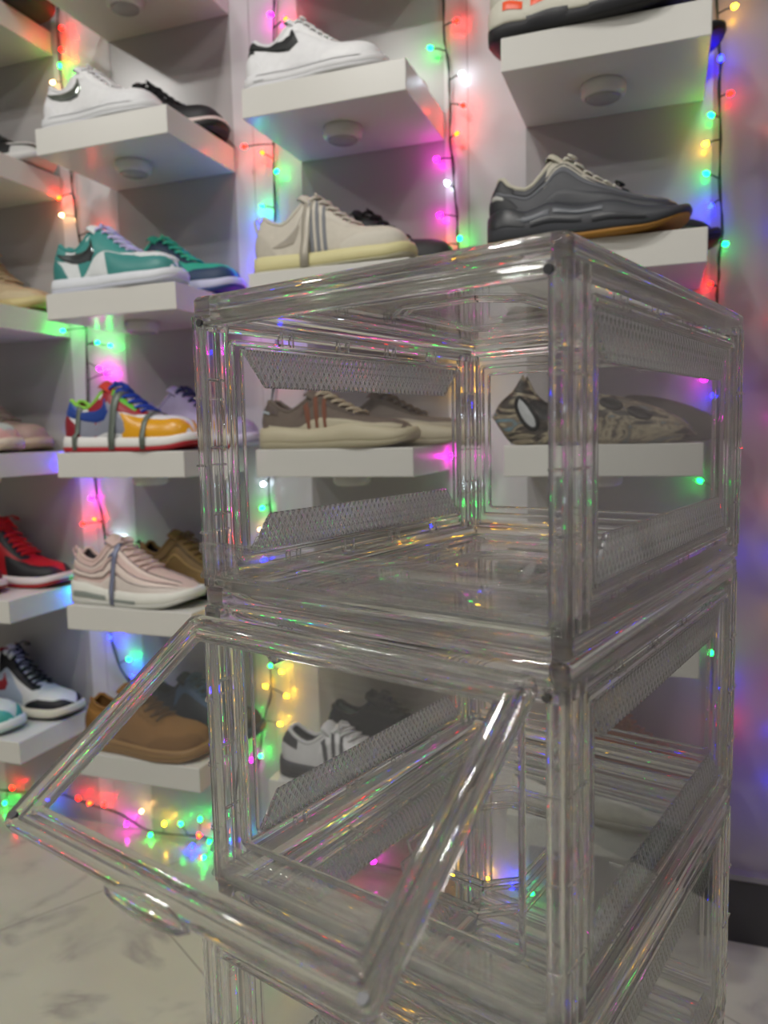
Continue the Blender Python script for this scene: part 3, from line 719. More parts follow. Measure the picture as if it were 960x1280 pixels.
# --- column B
pair('B1', dict(label='white low sneaker with pearly curved side mark on the second shelf column', top='low', upper=WHT, mid='#dfe0e2', out='#d6d7da', lace=WHT, lining='#cfcfd2',
        panels=[('eyestay','#efefef',P_EYESTAY),('heel_counter','#e6e6e8',P_HEEL),('toe_overlay','#e6e6e8',P_FOXING_TOE),('side_logo',PEARL,swoosh(),.3,.5,.003)], sole_marks=[('sole_line','#c8c9cc',[(.05,.97,.80,.84)])], at=(-0.012,0.052,0.02), L=0.262),
     dict(label='black low sneaker with white midsole, its toe hanging past the shelf behind the all-white one', top='low', sole='cup', upper=BLK, mid='#e6d4cf', out='#141416', outh=0.62, lace=BLK, lining='#101012', rough=0.8, panels=[('toe_overlay','#222226',P_FOXING_TOE)], at=(0.028,0.168,0.03), L=0.285))
pair('B2', dict(label='teal and white low sneaker with shiny silver curved side mark', top='low', upper='#dfe3e4', mid='#dfe2e8', out='#c9ccd8', lace='#cfc9f2', lining='#b8c6c8', collar='#3f8f8a', tongue='#dfe3e4', rough=.5,
        panels=[('toe_overlay','#3f8c88',P_BIGTOE,.45),('toe_box','#dfe3e4',P_TOEBOX,.5,0,.003),('heel_counter','#34807c',P_HEEL,.45),('heel_panel','#3f8c88',P_HEELTOP,.45),('eyestay','#3f918c',P_EYEFULL,.45),('side_logo',SILV,swoosh(),.3,.5,.0032)], at=(-0.014,0.052,0.0)),
     dict(label='teal and navy striped low sneaker behind the teal and white one', top='low', upper='#2fa58c', mid='#c9cbe6', out='#27407a', lace='#49c9a4', lining='#1c3340', panels=[('toe_overlay','#1f3a5c',P_FOXING_TOE),('eyestay','#20344a',P_EYESTAY),('side_logo','#e2e6f0',swoosh())], at=(0.040,0.167,0.04)))
pair('B3', dict(label='rainbow coloured low sneaker of red, blue, green and yellow panels with grey straps', top='low', upper='#e4e4e6', mid='#e8e6e2', out='#b3202c', outh=0.3, lace='#2347b0', lining='#7c2330', collar='#8fd04c', tongue='#d0402e', rough=.35,
        panels=[('heel_counter','#8c1f2c',P_HEEL,.35),('heel_panel','#2a4c9c',P_HEELTOP,.35),('eyestay','#9c2430',P_EYEFULL,.35),('eyestay_edge','#63bf3b',[([(0.42,0.62),(0.52,0.62),(0.62,0.66)],[(0.42,0.80),(0.52,0.80),(0.62,0.80)])],.35,0,.0026),('toe_overlay','#e3a21c',P_BIGTOE,.3),('quarter','#8c8f9e',P_SIDE,.4),('side_logo','#23418f',swoosh(),.35,0,.0032)],
        straps=[(0.14,'#6c756c',.035),(0.44,'#6c756c',.05),(0.70,'#6c756c',.035)], at=(-0.010,0.052,0.0), L=0.31),
     dict(label='lavender sneaker with dark blue laces behind the rainbow coloured one', top='low', upper='#a99fc4', mid='#cfc8e0', out='#a9a2c0', lace='#26305c', lining='#2a3150', panels=[('toe_overlay','#b6aed0',P_FOXING_TOE)], at=(0.07,0.167,0.02)))
pair('B4', dict(label='pale pink runner with wavy piping and white air sole', top='runner', sole='air', upper='#d9bcb4', mid='#e4e3da', out='#cfcfc8', lace='#dfc3bb', lining='#5a5258', tab='#ddc0b8', bump=.3, L=0.30,
        panels=[('wave_panel','#e8d6cc',wave(.30,.44)),('wave_piping','#8d7f80',wave(.46,.475),.3,.4,.003),('wave_piping','#9d8a88',wave(.28,.292),.3,.4,.003),('wave_panel','#e6d2c8',wave(.60,.72,.04)),('wave_piping','#8d7f80',wave(.73,.745,.04),.3,.4,.003),('mudguard','#dcd0c8',P_MUD),('side_logo','#7b7f99',[([(.36,.56),(.39,.52),(.43,.34)],[(.36,.56),(.42,.60),(.43,.34)])],.3,.2,.004)],
        straps=[(0.40,'#8287a0',.035)], sole_marks=[('air_window','#8f9690',[(.08,.36,.35,.62),(.42,.62,.30,.5)])], at=(-0.018,0.055,0.01)),
     dict(label='olive gold runner with wavy lines behind the pale pink one', top='runner', sole='air', upper='#7d6338', mid='#26262a', out='#1a1a1c', lace='#6c5632', lining='#1d1a18', tab='#1b1a1a', panels=[('wave_piping','#a88a55',wave(.40,.45)),('wave_piping','#54421f',wave(.60,.66,.04))], at=(0.055,0.168,0.0)))
pair('B5', dict(label='wheat tan suede low sneaker with gum sole on the lowest shelf', top='low', upper='#835c2a', mid='#8f6a34', out='#835f2b', rough=.9, lace='#553a1d', lining='#8a6232', bump=.4, L=0.30, W=.11,
        panels=[('toe_overlay','#75501f',P_FOXING_TOE,.9),('eyestay','#75511f',P_EYESTAY,.9),('heel_counter','#724e1f',P_HEEL,.9),('side_logo','#946a33',swoosh(),.9)], sole_marks=[('sole_line','#8a5f2c',[(.04,.97,.76,.80)])], at=(-0.010,0.056,0.0)),
     dict(label='dark navy and black sneaker behind the wheat tan one', top='low', upper='#1b2430', mid='#1d3a44', out='#152c30', lace='#3b5c80', lining='#14181f', panels=[('toe_overlay','#101318',P_FOXING_TOE),('eyestay','#38587a',P_EYESTAY)], at=(0.058,0.174,0.0), L=0.285))
# --- column C
pair('C1', dict(label='white leather low sneaker with black curved side mark and black heel', top='low', upper='#ececee', mid='#e4e4e6', out='#dcdcdf', lace='#f2f2f2', lining='#dcdcdc', collar='#ececee',
        panels=[('toe_overlay','#f0f0f1',P_FOXING_TOE),('eyestay','#f2f2f3',P_EYESTAY),('heel_counter','#e9e9eb',P_HEEL),('heel_panel','#1a1c1e',[([(0,0.66),(0.04,0.64),(0.085,0.70)],[(0,1.0),(0.05,0.98),(0.075,0.86)])]),('side_logo','#191c1d',[BIGSWOOSH],.5,0,.0034)],
        sole_marks=[('sole_line','#c4c5c8',[(.05,.97,.82,.85),(.12,.2,.42,.50)])], at=(-0.012,0.050,0.02), L=0.262),
     dict(label='white sneaker whose toe shows past the right end of the shelf', top='low', upper='#e6e8ea', mid='#dfe2e4', out='#c86c68', lace='#eeeeee', lining='#cfcfcf', at=(0.020,0.163,0.02), L=0.262))
pair('C2', dict(label='cream low sneaker with ankle strap and three grey stripes', top='low', upper='#cdc6b8', mid='#d8d09c', out='#b9b59a', outh=.16, lace='#d4cec0', lining='#56505e', rough=.8, tab='#cfc8bb', bump=.3, L=0.30,
        panels=[('toe_overlay','#d0cabd',P_FOXING_TOE,.8),('eyestay','#d2ccbf',P_EYESTAY,.8),('heel_counter','#bfb8aa',P_HEEL,.8),('ankle_panel','#a59d90',[([(.14,.30),(.20,.46),(.30,.60)],[(.30,.30),(.34,.55),(.40,.78)])],.8),('side_stripe','#7d7f84',stripes(.026,.046,.42),.7,0,.002)],
        straps=[(0.36,'#b9b2a4',.055)], pads=(1,), at=(-0.010,0.054,0.0)),
     dict(label='cream sneaker toe peeking past the ankle-strapped one', top='low', upper='#2a2b2c', mid='#cfc796', out='#a8a48c', lace='#222222', at=(0.045,0.170,0.0)))
pair('C3', dict(label='brown low sneaker with three rust stripes and thick cream sole, nearer of its pair', top='flat', sole='foam', upper='#6b5e54', mid='#c2b89c', out='#b0a78c', outh=.3, rough=.85, lace='#c3b49c', lining='#7c5c48', bump=.4, L=0.30,
        panels=[('mudguard','#bdb49c',P_MUD,.9),('side_stripe','#7a4630',stripes(.030,.058,.36),.8,0,.002),('eyestay','#5c5149',P_EYESTAY,.9),('heel_panel','#5a4c44',P_HEELTOP,.7),('heel_mark','#b9c4cc',[([(.03,.60),(.08,.58)],[(.03,.68),(.08,.66)])],.5,0,.003)], at=(-0.010,0.052,0.0)),
     dict(label='brown low sneaker with thick cream sole, further of its pair', top='flat', sole='foam', upper='#6a6059', mid='#bcb29a', out='#aaa18a', rough=.85, lace='#5c534c', lining='#4c443e', bump=.4, panels=[('mudguard','#a89f8c',P_MUD,.9),('eyestay','#544b45',P_EYESTAY,.9)], at=(0.070,0.168,0.0)))
pair('C4', dict(label='black low sneaker on the shelf hidden behind the box joint', top='flat', sole='cup', upper='#1c1c1f', mid='#3a3a3c', out='#1b1b1c', lace='#2a2a2a', at=(0.02,0.06,0.0)))
pair('C5', dict(label='white and grey low sneaker seen through the box with the open door', top='flat', sole='cup', upper='#c9c7c8', mid='#3c3b3e', out='#2b2a2c', lace='#d8d6d6', lining='#5b585c', rough=.8,
        panels=[('heel_panel','#3a383c',P_HEELTOP,.8),('side_stripe','#4a484c',stripes(.03,.06,.36),.8,0,.002),('toe_overlay','#8a888b',P_FOXING_TOE,.8),('eyestay','#dddbdc',P_EYESTAY,.7)], at=(0.004,0.054,0.0)),
     dict(label='black suede sneaker with pale lining behind the white and grey one', top='low', sole='slim', upper='#242326', mid='#2c2b2e', out='#1a1a1a', lace='#3a393c', lining='#9fb0a6', rough=.9, at=(0.05,0.166,0.0)))
# --- column D
chunk_sole = [('sole_window','#1c1c20',[(.03,.13,.05,.34),(.20,.40,.05,.40),(.48,.76,.05,.42)])]
pair('D1', dict(label='cream and grey chunky runner with bright orange ovals at the top edge', top='runner', sole='chunk', upper='#a9a89e', mid='#d2cfc0', out='#222226', outh=.30, lace='#d8d6c8', lining='#6c6a66', W=.115, L=.305,
        panels=[('mudguard','#d6d3c6',P_MUD),('wave_panel','#dddbd0',wave(.42,.56,.08)),('wave_piping','#8b8b84',wave(.60,.66,.06)),('heel_counter','#c9c6b8',P_HEEL),('eyestay','#cdcabd',P_EYESTAY)],
        sole_marks=[('orange_oval','#ff5a2a',[(.10,.20,.62,.86),(.24,.38,.66,.90)]),('sole_window','#26262a',[(.22,.42,.08,.40),(.52,.80,.06,.36)])], at=(-0.026,0.046,0.0)),
     dict(label='black toe of a chunky runner past the right end of the topmost right shelf', top='runner', sole='chunk', upper='#1c1c22', mid='#1e1e22', out='#161618', lace='#2a2a2e', W=.092, L=.28, at=(0.045,0.176,0.0)))
pair('D2', dict(label='dark grey chunky runner with cream tongue and gum outsole', top='runner', sole='chunk', upper='#4a4b50', mid='#3a3c42', out='#a9772c', outh=.13, lace='#d6d2c4', lining='#3f3f42', collar='#c4bfae', tongue='#c4bfae', W=.115, L=.305,
        panels=[('toe_box','#a8a498',P_TOEBOX,.8),('eyestay','#bdb8aa',P_EYESTAY,.8),('wave_panel','#5d5f66',wave(.50,.62,.07)),('wave_piping','#2c2e34',wave(.64,.70,.07)),('mudguard','#34363c',P_MUD,.5),('heel_counter','#26282c',P_HEEL,.6),('heel_panel','#2c2c30',P_HEELTOP),('heel_mark','#b5b5b0',[([(.03,.42),(.09,.40)],[(.03,.56),(.09,.52)])],.4,0,.003)],
        sole_marks=[('sole_wave','#2a2c31',[(.02,.22,.50,.95),(.25,.50,.45,.62),(.55,.80,.40,.58)]),('sole_lighter_mark','#565a62',[(.16,.34,.62,.80),(.36,.60,.70,.84)])], at=(-0.030,0.046,0.0)),  # includes lighter grey marks on the sole wall
     dict(label='black sneaker with its toe hanging past the shelf beside the chunky grey runner', top='runner', sole='foam', upper='#16161f', mid='#181820', out='#141418', lace='#222228', rough=.9, W=.096, L=.28, at=(0.045,0.176,0.0)))
MARB = None
def marbled():
    m, nt, out = new_mat('marbled_foam'); b = nt.nodes.new('ShaderNodeBsdfPrincipled'); nt.links.new(b.outputs[0], out.inputs[0])
    tc = nt.nodes.new('ShaderNodeTexCoord'); n = nt.nodes.new('ShaderNodeTexNoise'); n.inputs['Scale'].default_value = 9; n.inputs['Detail'].default_value = 3; n.inputs['Distortion'].default_value = 2.2
    mp = nt.nodes.new('ShaderNodeMapping'); mp.inputs['Scale'].default_value = (1.2, 2, 3.4); nt.links.new(tc.outputs['Object'], mp.inputs[0]); nt.links.new(mp.outputs[0], n.inputs['Vector'])
    r = nt.nodes.new('ShaderNodeValToRGB'); e = r.color_ramp.elements
    e[0].position = .36; e[0].color = srgb('#1d1a18'); e[1].position = .70; e[1].color = srgb('#5f7f8c')
    for p_, c_ in ((.46, '#4a4038'), (.54, '#a59a80'), (.60, '#6b5c4c')):
        k = e.new(p_); k.color = srgb(c_)
    nt.links.new(n.outputs[0], r.inputs[0]); nt.links.new(r.outputs[0], b.inputs['Base Color']); b.inputs['Roughness'].default_value = .6
    return m
def clog(label, loc, rz, m, holes=True):
    """one-piece moulded foam clog: swept-up pointed heel, open collar, ridged shell with oval openings"""
    t = empty('clog', loc, rz, label=label, cat='clog', group=GS); L = .30
    top = [(0,.19),(.012,.25),(.035,.28),(.06,.30),(.085,.33),(.10,.375),(.112,.388),(.135,.34),(.17,.275),(.28,.21),(.38,.245),(.46,.27),(.56,.26),(.70,.225),(.84,.17),(.93,.12),(.98,.07),(1,.035)]
    wid = [(0,.16),(.012,.40),(.05,.64),(.12,.72),(.25,.74),(.4,.80),(.55,.92),(.68,1.0),(.8,.97),(.9,.80),(.96,.55),(1,.15)]
    us = [i/44 for i in range(45)]; mb = MB(); n = 14
    def pt(u, v, sd):
        w = .5*.112*spl(wid, u); H = spl(top, u)*L; zb = (.012*max(0, (u-.8)/.2)**2 + .040*max(0, (.10-u)/.10)**2.2)
        rid = .0028*math.sin(v*9+u*7)*math.sin(math.pi*v)
        tt = v*math.pi/2
        yo = w*(.80+.30*math.sin(math.pi*(v*.9+.08)) - .30*v*v); zo = zb+(H-zb)*v
        yc = w*(math.cos(tt)**.6)*(1+.10*math.sin(math.pi*v)); zc = zb+(H-zb)*math.sin(tt)**.95
        b = min(1, max(0, (u-.27)/.12)); b = b*b*(3-2*b)
        y = yo*(1-b)+yc*b + rid; z = zo*(1-b)+zc*b
        x = u*L - (.022*math.sin(math.pi*min(1, v*.96+.04))**.55*max(0, 1-u/.16)) + .004*v*max(0, 1-u/.1)
        return Vector((x, max(0, y)*sd, z))
    for sd in (-1, 1):
        mb.grid([[Vector((pt(u,0,sd).x, 0, pt(u,0,sd).z))] + [pt(u, v/n, sd) for v in range(n+1)] for u in us])
    o = mb.build('shell', m, t, True); md = o.modifiers.new('thickness', 'SOLIDIFY'); md.thickness = .004; md.offset = -1
    mb = MB(); rows = []
    for i in range(9):
        u = .05+.4*i/8; w = .5*.112*spl(wid, u)*.8; rows.append([(u*L, -w, .022), (u*L, 0, .018), (u*L, w, .022)])
    mb.grid(rows).build('footbed', mat('#2a2522', .8), t, True)
    if holes:
        for u0, v0, ru, rv, inner in ((.155,.52,.045,.20,'#b7b9bb'), (.40,.46,.055,.13,'#0e0d0d'), (.58,.60,.05,.10,'#15110f'), (.72,.50,.05,.09,'#15110f')):
            for sd in (-1, 1):
                def q(f, k, off):
                    a = 2*math.pi*k/20; p = pt(u0+ru*f*math.cos(a)-.3*ru*f*math.sin(a), min(.98, max(.02, v0+rv*f*math.sin(a))), sd); return Vector((p.x, p.y+sd*off, p.z))
                MB().tube([q(1, k, .0005) for k in range(21)], .0032, 6, False).build('opening_rim', mat('#171412', .5), t, True)
                rr = [[q(f, k, .0018-.0012*f) for k in range(20)] for f in (.02, .5, 1)]
                MB().grid(rr, close_v=True).build('opening', mat(inner, .6), t, True)
    return t
clog('marbled brown and grey foam clog with an oval opening at the heel', spot('D3', -0.008, 0.056), 0, marbled())
clog('plain dark grey brown foam clog behind the marbled one', spot('D3', 0.052, 0.175), 0.02, mat('#4c4846', .8, 0, .08, 20), False)
pair('D5', dict(label='dark grey sneaker with thick pale sole seen low through the open box', top='low', sole='chunk', upper='#3c3938', mid='#c4bfb4', out='#a9a59c', lace='#4a4644', at=(0.004, 0.050, 0)),
     dict(label='orange brown sneaker low behind the right side of the stack', top='runner', sole='foam', upper='#a85c34', mid='#7a5a48', out='#5a4438', lace='#c0764c', at=(0.06, 0.170, 0)))
# --- column A, seen at the left edge
pair('A0', None, dict(label='black sneaker at the top left corner with its toe past the shelf', top='low', upper='#121214', mid='#141416', out='#101011', lace='#1a1a1a', at=(0.075, 0.150, 0)))
pair('A1', dict(label='black canvas sneaker with white toe at the left edge, nearer of two', top='flat', sole='slim', upper='#1b1b1e', mid='#d4d3d2', out='#b9b8b6', lace='#2a2a2c', panels=[('toe_cap','#c9c8c8',P_TOECAP+P_TOEBOX)], at=(-0.03, 0.05, 0)),
     dict(label='black canvas sneaker with white toe at the left edge, further of two', top='flat', sole='slim', upper='#1b1b1e', mid='#d4d3d2', out='#b9b8b6', lace='#2a2a2c', panels=[('toe_cap','#c9c8c8',P_TOECAP+P_TOEBOX)], at=(0.035, 0.17, 0)))
pair('A2', dict(label='cream sneaker toe at the left edge beside the red-laced beige one', top='low', upper='#cfc6ab', mid='#cfc394', out='#b5a878', lace='#b03a30', at=(-0.05, 0.050, 0)),
     dict(label='beige high-top sneaker with red collar at the left edge', top='high', upper='#b9a686', mid='#cdbf8a', out='#a89a5c', lace='#bba886', tongue='#b9a686', lining='#8c2c28', collar='#a83c34', rough=.85, panels=[('eyestay','#a08c70',P_EYESTAY),('toe_overlay','#c6b694',P_FOXING_TOE)], at=(0.015, 0.170, 0)))
pair('A3', dict(label='pale pink and grey sneaker with mint laces at the left edge', top='low', upper='#c9a8a4', mid='#d6c6b4', out='#c8b49c', lace='#b4c4be', lining='#7c6e6c', panels=[('toe_overlay','#d0a29c',P_FOXING_TOE),('toe_box','#b8bcb8',P_TOEBOX),('eyestay','#a9aca8',P_EYESTAY),('side_logo','#303034',swoosh())], at=(0.0, 0.055, 0)),
     dict(label='grey pink sneaker behind the mint-laced one at the left edge', top='low', upper='#a88c84', mid='#b8a48c', out='#9c8870', lace='#9c8c84', collar='#5c5450', at=(-0.03, 0.175, 0)))
pair('A4', dict(label='dark red sneaker toe at the left edge in front of the red and black high-top', top='low', upper='#6c1c24', mid='#dcd6d2', out='#8c2024', lace='#1a1a1a', at=(-0.072, 0.050, 0)),
     dict(label='red and black high-top sneaker at the left edge', top='high', upper='#b01620', mid='#dcd4d2', out='#a01c22', outh=.35, lace='#c01820', lining='#1c1416', collar='#b01620', rough=.5,
          panels=[('toe_overlay','#19171a',P_BIGTOE),('heel_counter','#19171a',P_HEEL),('eyestay','#1d1a1c',P_EYESTAY),('ankle_panel','#1b191b',[([(.10,.55),(.2,.6),(.28,.62)],[(.10,.80),(.2,.84),(.27,.86)])]),('side_logo','#b9b7b8',swoosh())], at=(0.012, 0.170, 0)))
pair('A5', dict(label='white and teal sneaker toe at the left edge of the lowest shelf', top='low', upper='#d2d6d6', mid='#dfe2e2', out='#b8d0cc', lace='#dddddd', panels=[('toe_overlay','#4aa79e',P_FOXING_TOE)], at=(-0.045, 0.050, 0)),
     dict(label='black and white high-top sneaker with red collar at the left edge', top='high', upper='#e0dedb', mid='#d8d2c0', out='#232224', outh=.2, lace='#17171a', lining='#8c1c24', collar='#8c1c24', rough=.45,
          panels=[('toe_overlay','#161518',P_FOXING_TOE),('heel_counter','#161518',P_HEEL),('eyestay','#161518',P_EYESTAY),('quarter','#a9b4c4',P_SIDE),('side_logo','#9c2c34',swoosh(),.4,0,.003)], at=(0.018, 0.170, 0)))

# ------------------------------------------------------------------ strings of coloured lights
RGB = {'r': (1, .002, .001), 'g': (.001, 1, .09), 'b': (.0015, .003, 1), 'y': (1, .5, .006), 'o': (1, .016, .001), 'w': (1, .5, .15), 'c': (.75, .88, 1), 't': (.002, 1, .03), 'm': (1, .002, .7)}
CN = {'r': 'red', 'g': 'green', 'b': 'blue', 'y': 'yellow', 'o': 'orange', 'w': 'warm white', 'c': 'cool white', 't': 'turquoise', 'm': 'magenta'}
BULB = 65.0
EM = {k: emit('bulb_' + CN[k].replace(' ', '_'), v, BULB*(0.55 if k in 'cwy' else 1.0)*(2.2 if k == 'b' else 0.75 if k == 'g' else 1.5 if k == 'y' else 1)) for k, v in RGB.items()}
STR = {
    'A': ([(-1.2625, 1.468, 1.9466), (-1.27, 1.468, 1.8566), (-1.2707, 1.468, 1.7676), (-1.2638, 1.468, 1.6611), (-1.2595, 1.468, 1.5486), (-1.2555, 1.468, 1.4873), (-1.2483, 1.468, 1.4078), (-1.238, 1.468, 1.3098), (-1.2418, 1.468, 1.203), (-1.252, 1.468, 1.0401), (-1.2456, 1.468, 0.8547), (-1.2329, 1.468, 0.7797), (-1.2228, 1.468, 0.6663), (-1.2262, 1.468, 0.4931), (-1.2086, 1.468, 0.4165), (-1.1774, 1.468, 0.3704)],
        [('r', -1.2523, 1.46, 1.8496), ('r', -1.2559, 1.46, 1.8053), ('t', -1.263, 1.46, 1.7731), ('w', -1.2856, 1.46, 1.7415), ('o', -1.2882, 1.46, 1.4944), ('w', -1.2846, 1.46, 1.4555), ('o', -1.1924, 1.46, 1.4123), ('g', -1.2063, 1.46, 1.1677), ('g', -1.1717, 1.46, 1.1585), ('m', -1.2063, 1.46, 1.1086), ('m', -1.1848, 1.46, 1.0986), ('m', -1.2512, 1.46, 0.8122), ('o', -1.2457, 1.46, 0.7635), ('c', -1.1942, 1.46, 0.7213), ('g', -1.1539, 1.46, 0.6887), ('r', -1.279, 1.46, 0.7515), ('b', -1.2205, 1.46, 0.482), ('g', -1.1714, 1.46, 0.4335), ('b', -1.1628, 1.46, 0.3936), ('t', -1.2807, 1.46, 0.608)]),
    'B': ([(-0.7355, 1.468, 1.8389), (-0.7389, 1.468, 1.7572), (-0.7454, 1.468, 1.6444), (-0.7482, 1.468, 1.5367), (-0.7516, 1.468, 1.4117), (-0.7533, 1.468, 1.2842), (-0.76, 1.468, 1.122), (-0.7788, 1.468, 0.9898), (-0.7884, 1.468, 0.8543), (-0.789, 1.468, 0.7509), (-0.7981, 1.468, 0.6282), (-0.8054, 1.468, 0.5033), (-0.8022, 1.468, 0.3954), (-0.8233, 1.468, 0.3201), (-0.8444, 1.468, 0.2063)],
        [('m', -0.7409, 1.46, 1.7794), ('o', -0.7079, 1.46, 1.7641), ('o', -0.7701, 1.46, 1.5201), ('g', -0.7391, 1.46, 1.4801), ('t', -0.7747, 1.46, 1.4155), ('b', -0.7816, 1.46, 1.3861), ('b', -0.7443, 1.46, 1.1773), ('r', -0.7574, 1.46, 1.0851), ('c', -0.7979, 1.46, 0.8463), ('g', -0.802, 1.46, 0.7948), ('w', -0.808, 1.46, 0.7481), ('g', -0.7976, 1.46, 0.4488), ('y', -0.7708, 1.46, 0.4367), ('y', -0.7613, 1.46, 0.3838), ('y', -0.8115, 1.46, 0.4007), ('g', -0.8464, 1.46, 0.3335), ('g', -0.8305, 1.46, 0.2394), ('g', -0.8361, 1.46, 0.2941), ('m', -0.8553, 1.46, 0.227), ('y', -0.7795, 1.46, 0.3187), ('b', -0.8031, 1.46, 0.6821), ('b', -0.7909, 1.46, 1.3022)]),
    'C': ([(-0.3904, 1.468, 1.7685), (-0.3874, 1.468, 1.6704), (-0.3793, 1.468, 1.5986), (-0.3805, 1.468, 1.5134), (-0.3754, 1.468, 1.4408), (-0.3702, 1.468, 1.3676), (-0.3664, 1.468, 1.3013), (-0.3652, 1.468, 1.1601), (-0.3672, 1.468, 1.0087), (-0.366, 1.468, 0.8539), (-0.3644, 1.468, 0.7278), (-0.3652, 1.468, 0.5344)],
        [('r', -0.3621, 1.46, 1.6955), ('g', -0.413, 1.46, 1.6575), ('c', -0.3543, 1.46, 1.6024), ('r', -0.352, 1.46, 1.546), ('o', -0.3648, 1.46, 1.4984), ('m', -0.404, 1.46, 1.458), ('c', -0.3845, 1.46, 1.4122), ('m', -0.3994, 1.46, 1.3558), ('o', -0.3956, 1.46, 1.301), ('g', -0.3612, 1.46, 1.3093), ('y', -0.3644, 1.46, 1.066), ('y', -0.3634, 1.46, 1.0266), ('c', -0.3608, 1.46, 0.9778), ('m', -0.3825, 1.46, 0.9012), ('c', -0.3593, 1.46, 0.8467), ('g', -0.3598, 1.46, 0.8077), ('y', -0.371, 1.46, 0.689), ('y', -0.3668, 1.46, 0.6365), ('y', -0.3481, 1.46, 0.44), ('y', -0.3462, 1.46, 0.3246)]),
    'D': ([(0.0727, 1.468, 1.6739), (0.0833, 1.468, 1.5719), (0.0843, 1.468, 1.5212), (0.0869, 1.468, 1.3928), (0.0917, 1.468, 1.2748), (0.088, 1.468, 1.209), (0.0878, 1.468, 1.1556), (0.0872, 1.468, 1.0611), (0.094, 1.468, 0.9094), (0.0955, 1.468, 0.7688), (0.0925, 1.468, 0.654), (0.0908, 1.468, 0.5372), (0.097, 1.468, 0.419)],
        [('y', 0.1033, 1.46, 1.6293), ('b', 0.0844, 1.46, 1.552), ('r', 0.1001, 1.46, 1.494), ('g', 0.0714, 1.46, 1.4643), ('y', 0.0636, 1.46, 1.4193), ('g', 0.0657, 1.46, 1.3712), ('b', 0.073, 1.46, 1.3169), ('g', 0.0978, 1.46, 1.2527), ('r', 0.0741, 1.46, 1.1889), ('m', 0.0682, 1.46, 1.0287), ('b', 0.0841, 1.46, 0.9993), ('g', 0.0649, 1.46, 0.8527), ('g', 0.0889, 1.46, 0.5452), ('r', 0.1125, 1.46, 0.4162), ('b', 0.0945, 1.46, 0.7273), ('b', 0.1046, 1.46, 0.4819)]),
    'E': ([(0.1763, 1.4, 1.5257), (0.1899, 1.4, 1.2367), (0.1911, 1.4, 0.9868), (0.2041, 1.4, 0.7267), (0.2077, 1.4, 0.3864), (0.218, 1.4, 0.2323)],
        [('r', 0.1712, 1.392, 1.4706), ('b', 0.1815, 1.392, 1.2965), ('r', 0.195, 1.392, 0.8065), ('m', 0.185, 1.392, 0.9613), ('b', 0.1942, 1.392, 0.7078), ('b', 0.1987, 1.392, 0.3677), ('b', 0.2013, 1.392, 0.2694), ('y', 0.2008, 1.392, 0.5945), ('r', 0.1802, 1.392, 1.1376), ('m', 0.2046, 1.392, 0.4586)]),
    'F': ( [(-1.6394, 1.46, 0.0522), (-1.5458, 1.46, 0.0545), (-1.4161, 1.46, 0.0687), (-1.3184, 1.46, 0.0558), (-1.2238, 1.46, 0.0433), (-1.1334, 1.46, 0.013), (-0.9997, 1.46, 0.0227), (-0.8941, 1.46, 0.013), (-0.752, 1.46, 0.0219), (-0.6082, 1.46, 0.0338), (-0.4729, 1.46, 0.0272), (-0.3695, 1.46, 0.0355), (-0.2387, 1.46, 0.0307), (-0.115, 1.46, 0.0459)] ,
        [('r', -1.5581, 1.46, 0.0635), ('g', -1.5862, 1.46, 0.0185), ('r', -1.3469, 1.46, 0.0661), ('o', -1.3133, 1.46, 0.0586), ('w', -1.16, 1.46, 0.061), ('m', -1.2066, 1.46, 0.0215), ('g', -1.129, 1.4478, 0.012), ('o', -1.0016, 1.46, 0.0263), ('g', -1.0508, 1.46, 0.046), ('g', -0.9973, 1.46, 0.066), ('b', -1.005, 1.4343, 0.012), ('b', -1.4431, 1.46, 0.048), ('t', -1.4825, 1.46, 0.0359), ('r', -1.2699, 1.46, 0.0608), ('y', -1.0979, 1.46, 0.0386), ('m', -0.6936, 1.46, 0.0245), ('r', -0.608, 1.46, 0.0411), ('m', -0.5676, 1.46, 0.0372), ('y', -0.3949, 1.46, 0.0396), ('r', -0.4766, 1.46, 0.0159), ('b', -0.2707, 1.46, 0.0365), ('g', -0.2324, 1.46, 0.0302), ('y', -0.3196, 1.46, 0.0412), ('b', -0.8931, 1.46, 0.0323), ('g', -0.952, 1.4017, 0.012), ('g', -0.9037, 1.4237, 0.012), ('g', -0.9742, 1.46, 0.0151)] ),
}
SLAB = {'A': 'string of coloured lights hanging between the left edge shelves and the next column', 'B': 'string of coloured lights hanging left of the white sneaker with the black mark',
        'C': 'string of coloured lights hanging between the third and the right-hand shelf column', 'D': 'string of coloured lights hanging down the right end of the right-hand shelves',
        'E': 'string of coloured lights hanging beside the plain wall at the right edge', 'F': 'string of coloured lights lying on the floor under the lowest shelves'}
WIRE = mat('#20301f', .5)
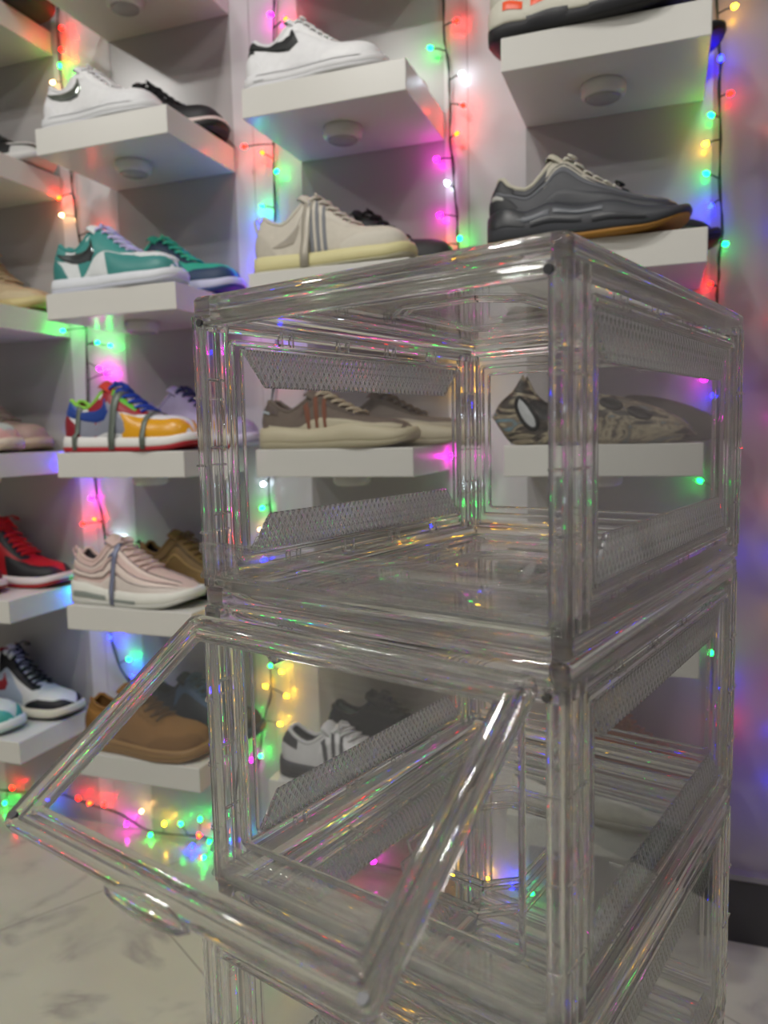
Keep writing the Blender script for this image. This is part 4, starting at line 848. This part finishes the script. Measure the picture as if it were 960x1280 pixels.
STR['A'][1].extend([('g', -1.275, 1.43, 1.195), ('g', -1.262, 1.46, 1.215), ('b', -1.275, 1.43, 0.895), ('b', -1.268, 1.46, 0.90), ('t', -1.27, 1.46, 0.59), ('b', -1.275, 1.43, 0.585)])  # unseen bulbs added to throw green and blue onto the shelf sides
STR['B'][1].extend([('r', -0.80, 1.44, 1.53), ('m', -0.80, 1.445, 1.20), ('y', -0.76, 1.462, 0.56), ('y', -0.74, 1.462, 0.50), ('g', -0.79, 1.46, 0.53)])  # further unseen bulbs, added for coloured glow on shelf sides and wall
for key, (wp, bl) in STR.items():
    t = empty('string_lights', wp[-1] if key != 'F' else wp[0], label=SLAB[key], cat='string lights', group='strings of coloured lights')
    o0 = Vector(t.location); mb = MB()
    W_ = [Vector(p) for p in wp]; path = []
    for i in range(len(W_)-1):
        for k in range(4):
            f = k/4; a = W_[max(0, i-1)]; b = W_[i]; c = W_[i+1]; d = W_[min(len(W_)-1, i+2)]
            path.append(0.5*((2*b)+(c-a)*f+(2*a-5*b+4*c-d)*f*f+(3*b-3*c+d-a)*f**3))
    path.append(W_[-1])
    mb.tube([p - o0 for p in path], 0.0016, 6)
    mb.tube([p - o0 + Vector((0.003*math.sin(i*1.3), 0.003, 0.002*math.cos(i*2.1))) for i, p in enumerate(path)], 0.0012, 5)
    mb.build('wire', WIRE, t, True)
    for (cc, x, y, z_) in bl:
        p = Vector((x, y, z_)); q = min(path, key=lambda v: (v-p).length)
        d = (p - q); d = d.normalized() if d.length > 1e-4 else Vector((1, 0, 0))
        b = MB(); rows = []; bn = d.orthogonal().normalized(); bt = d.cross(bn)
        for s_, r_ in ((-.004, .0022), (-.0035, .0038), (0, .0042), (.0035, .0034), (.0055, .0012)):
            rows.append([p - o0 + d*s_ + (bn*math.cos(a*math.pi/3)+bt*math.sin(a*math.pi/3))*r_ for a in range(6)])
        b.grid(rows, close_v=True); b.add(rows[0], [tuple(range(6))]); b.add(rows[-1], [tuple(range(6))])
        bo = b.build('bulb', EM[cc], t, True, label=CN[cc] + ' bulb')
        s2 = MB().tube([q - o0, (q+p)/2 - o0 + Vector((0, 0, .0015)), p - o0 - d*.004], .0013, 5)
        s2.build('bulb_stem', WIRE, bo, True)
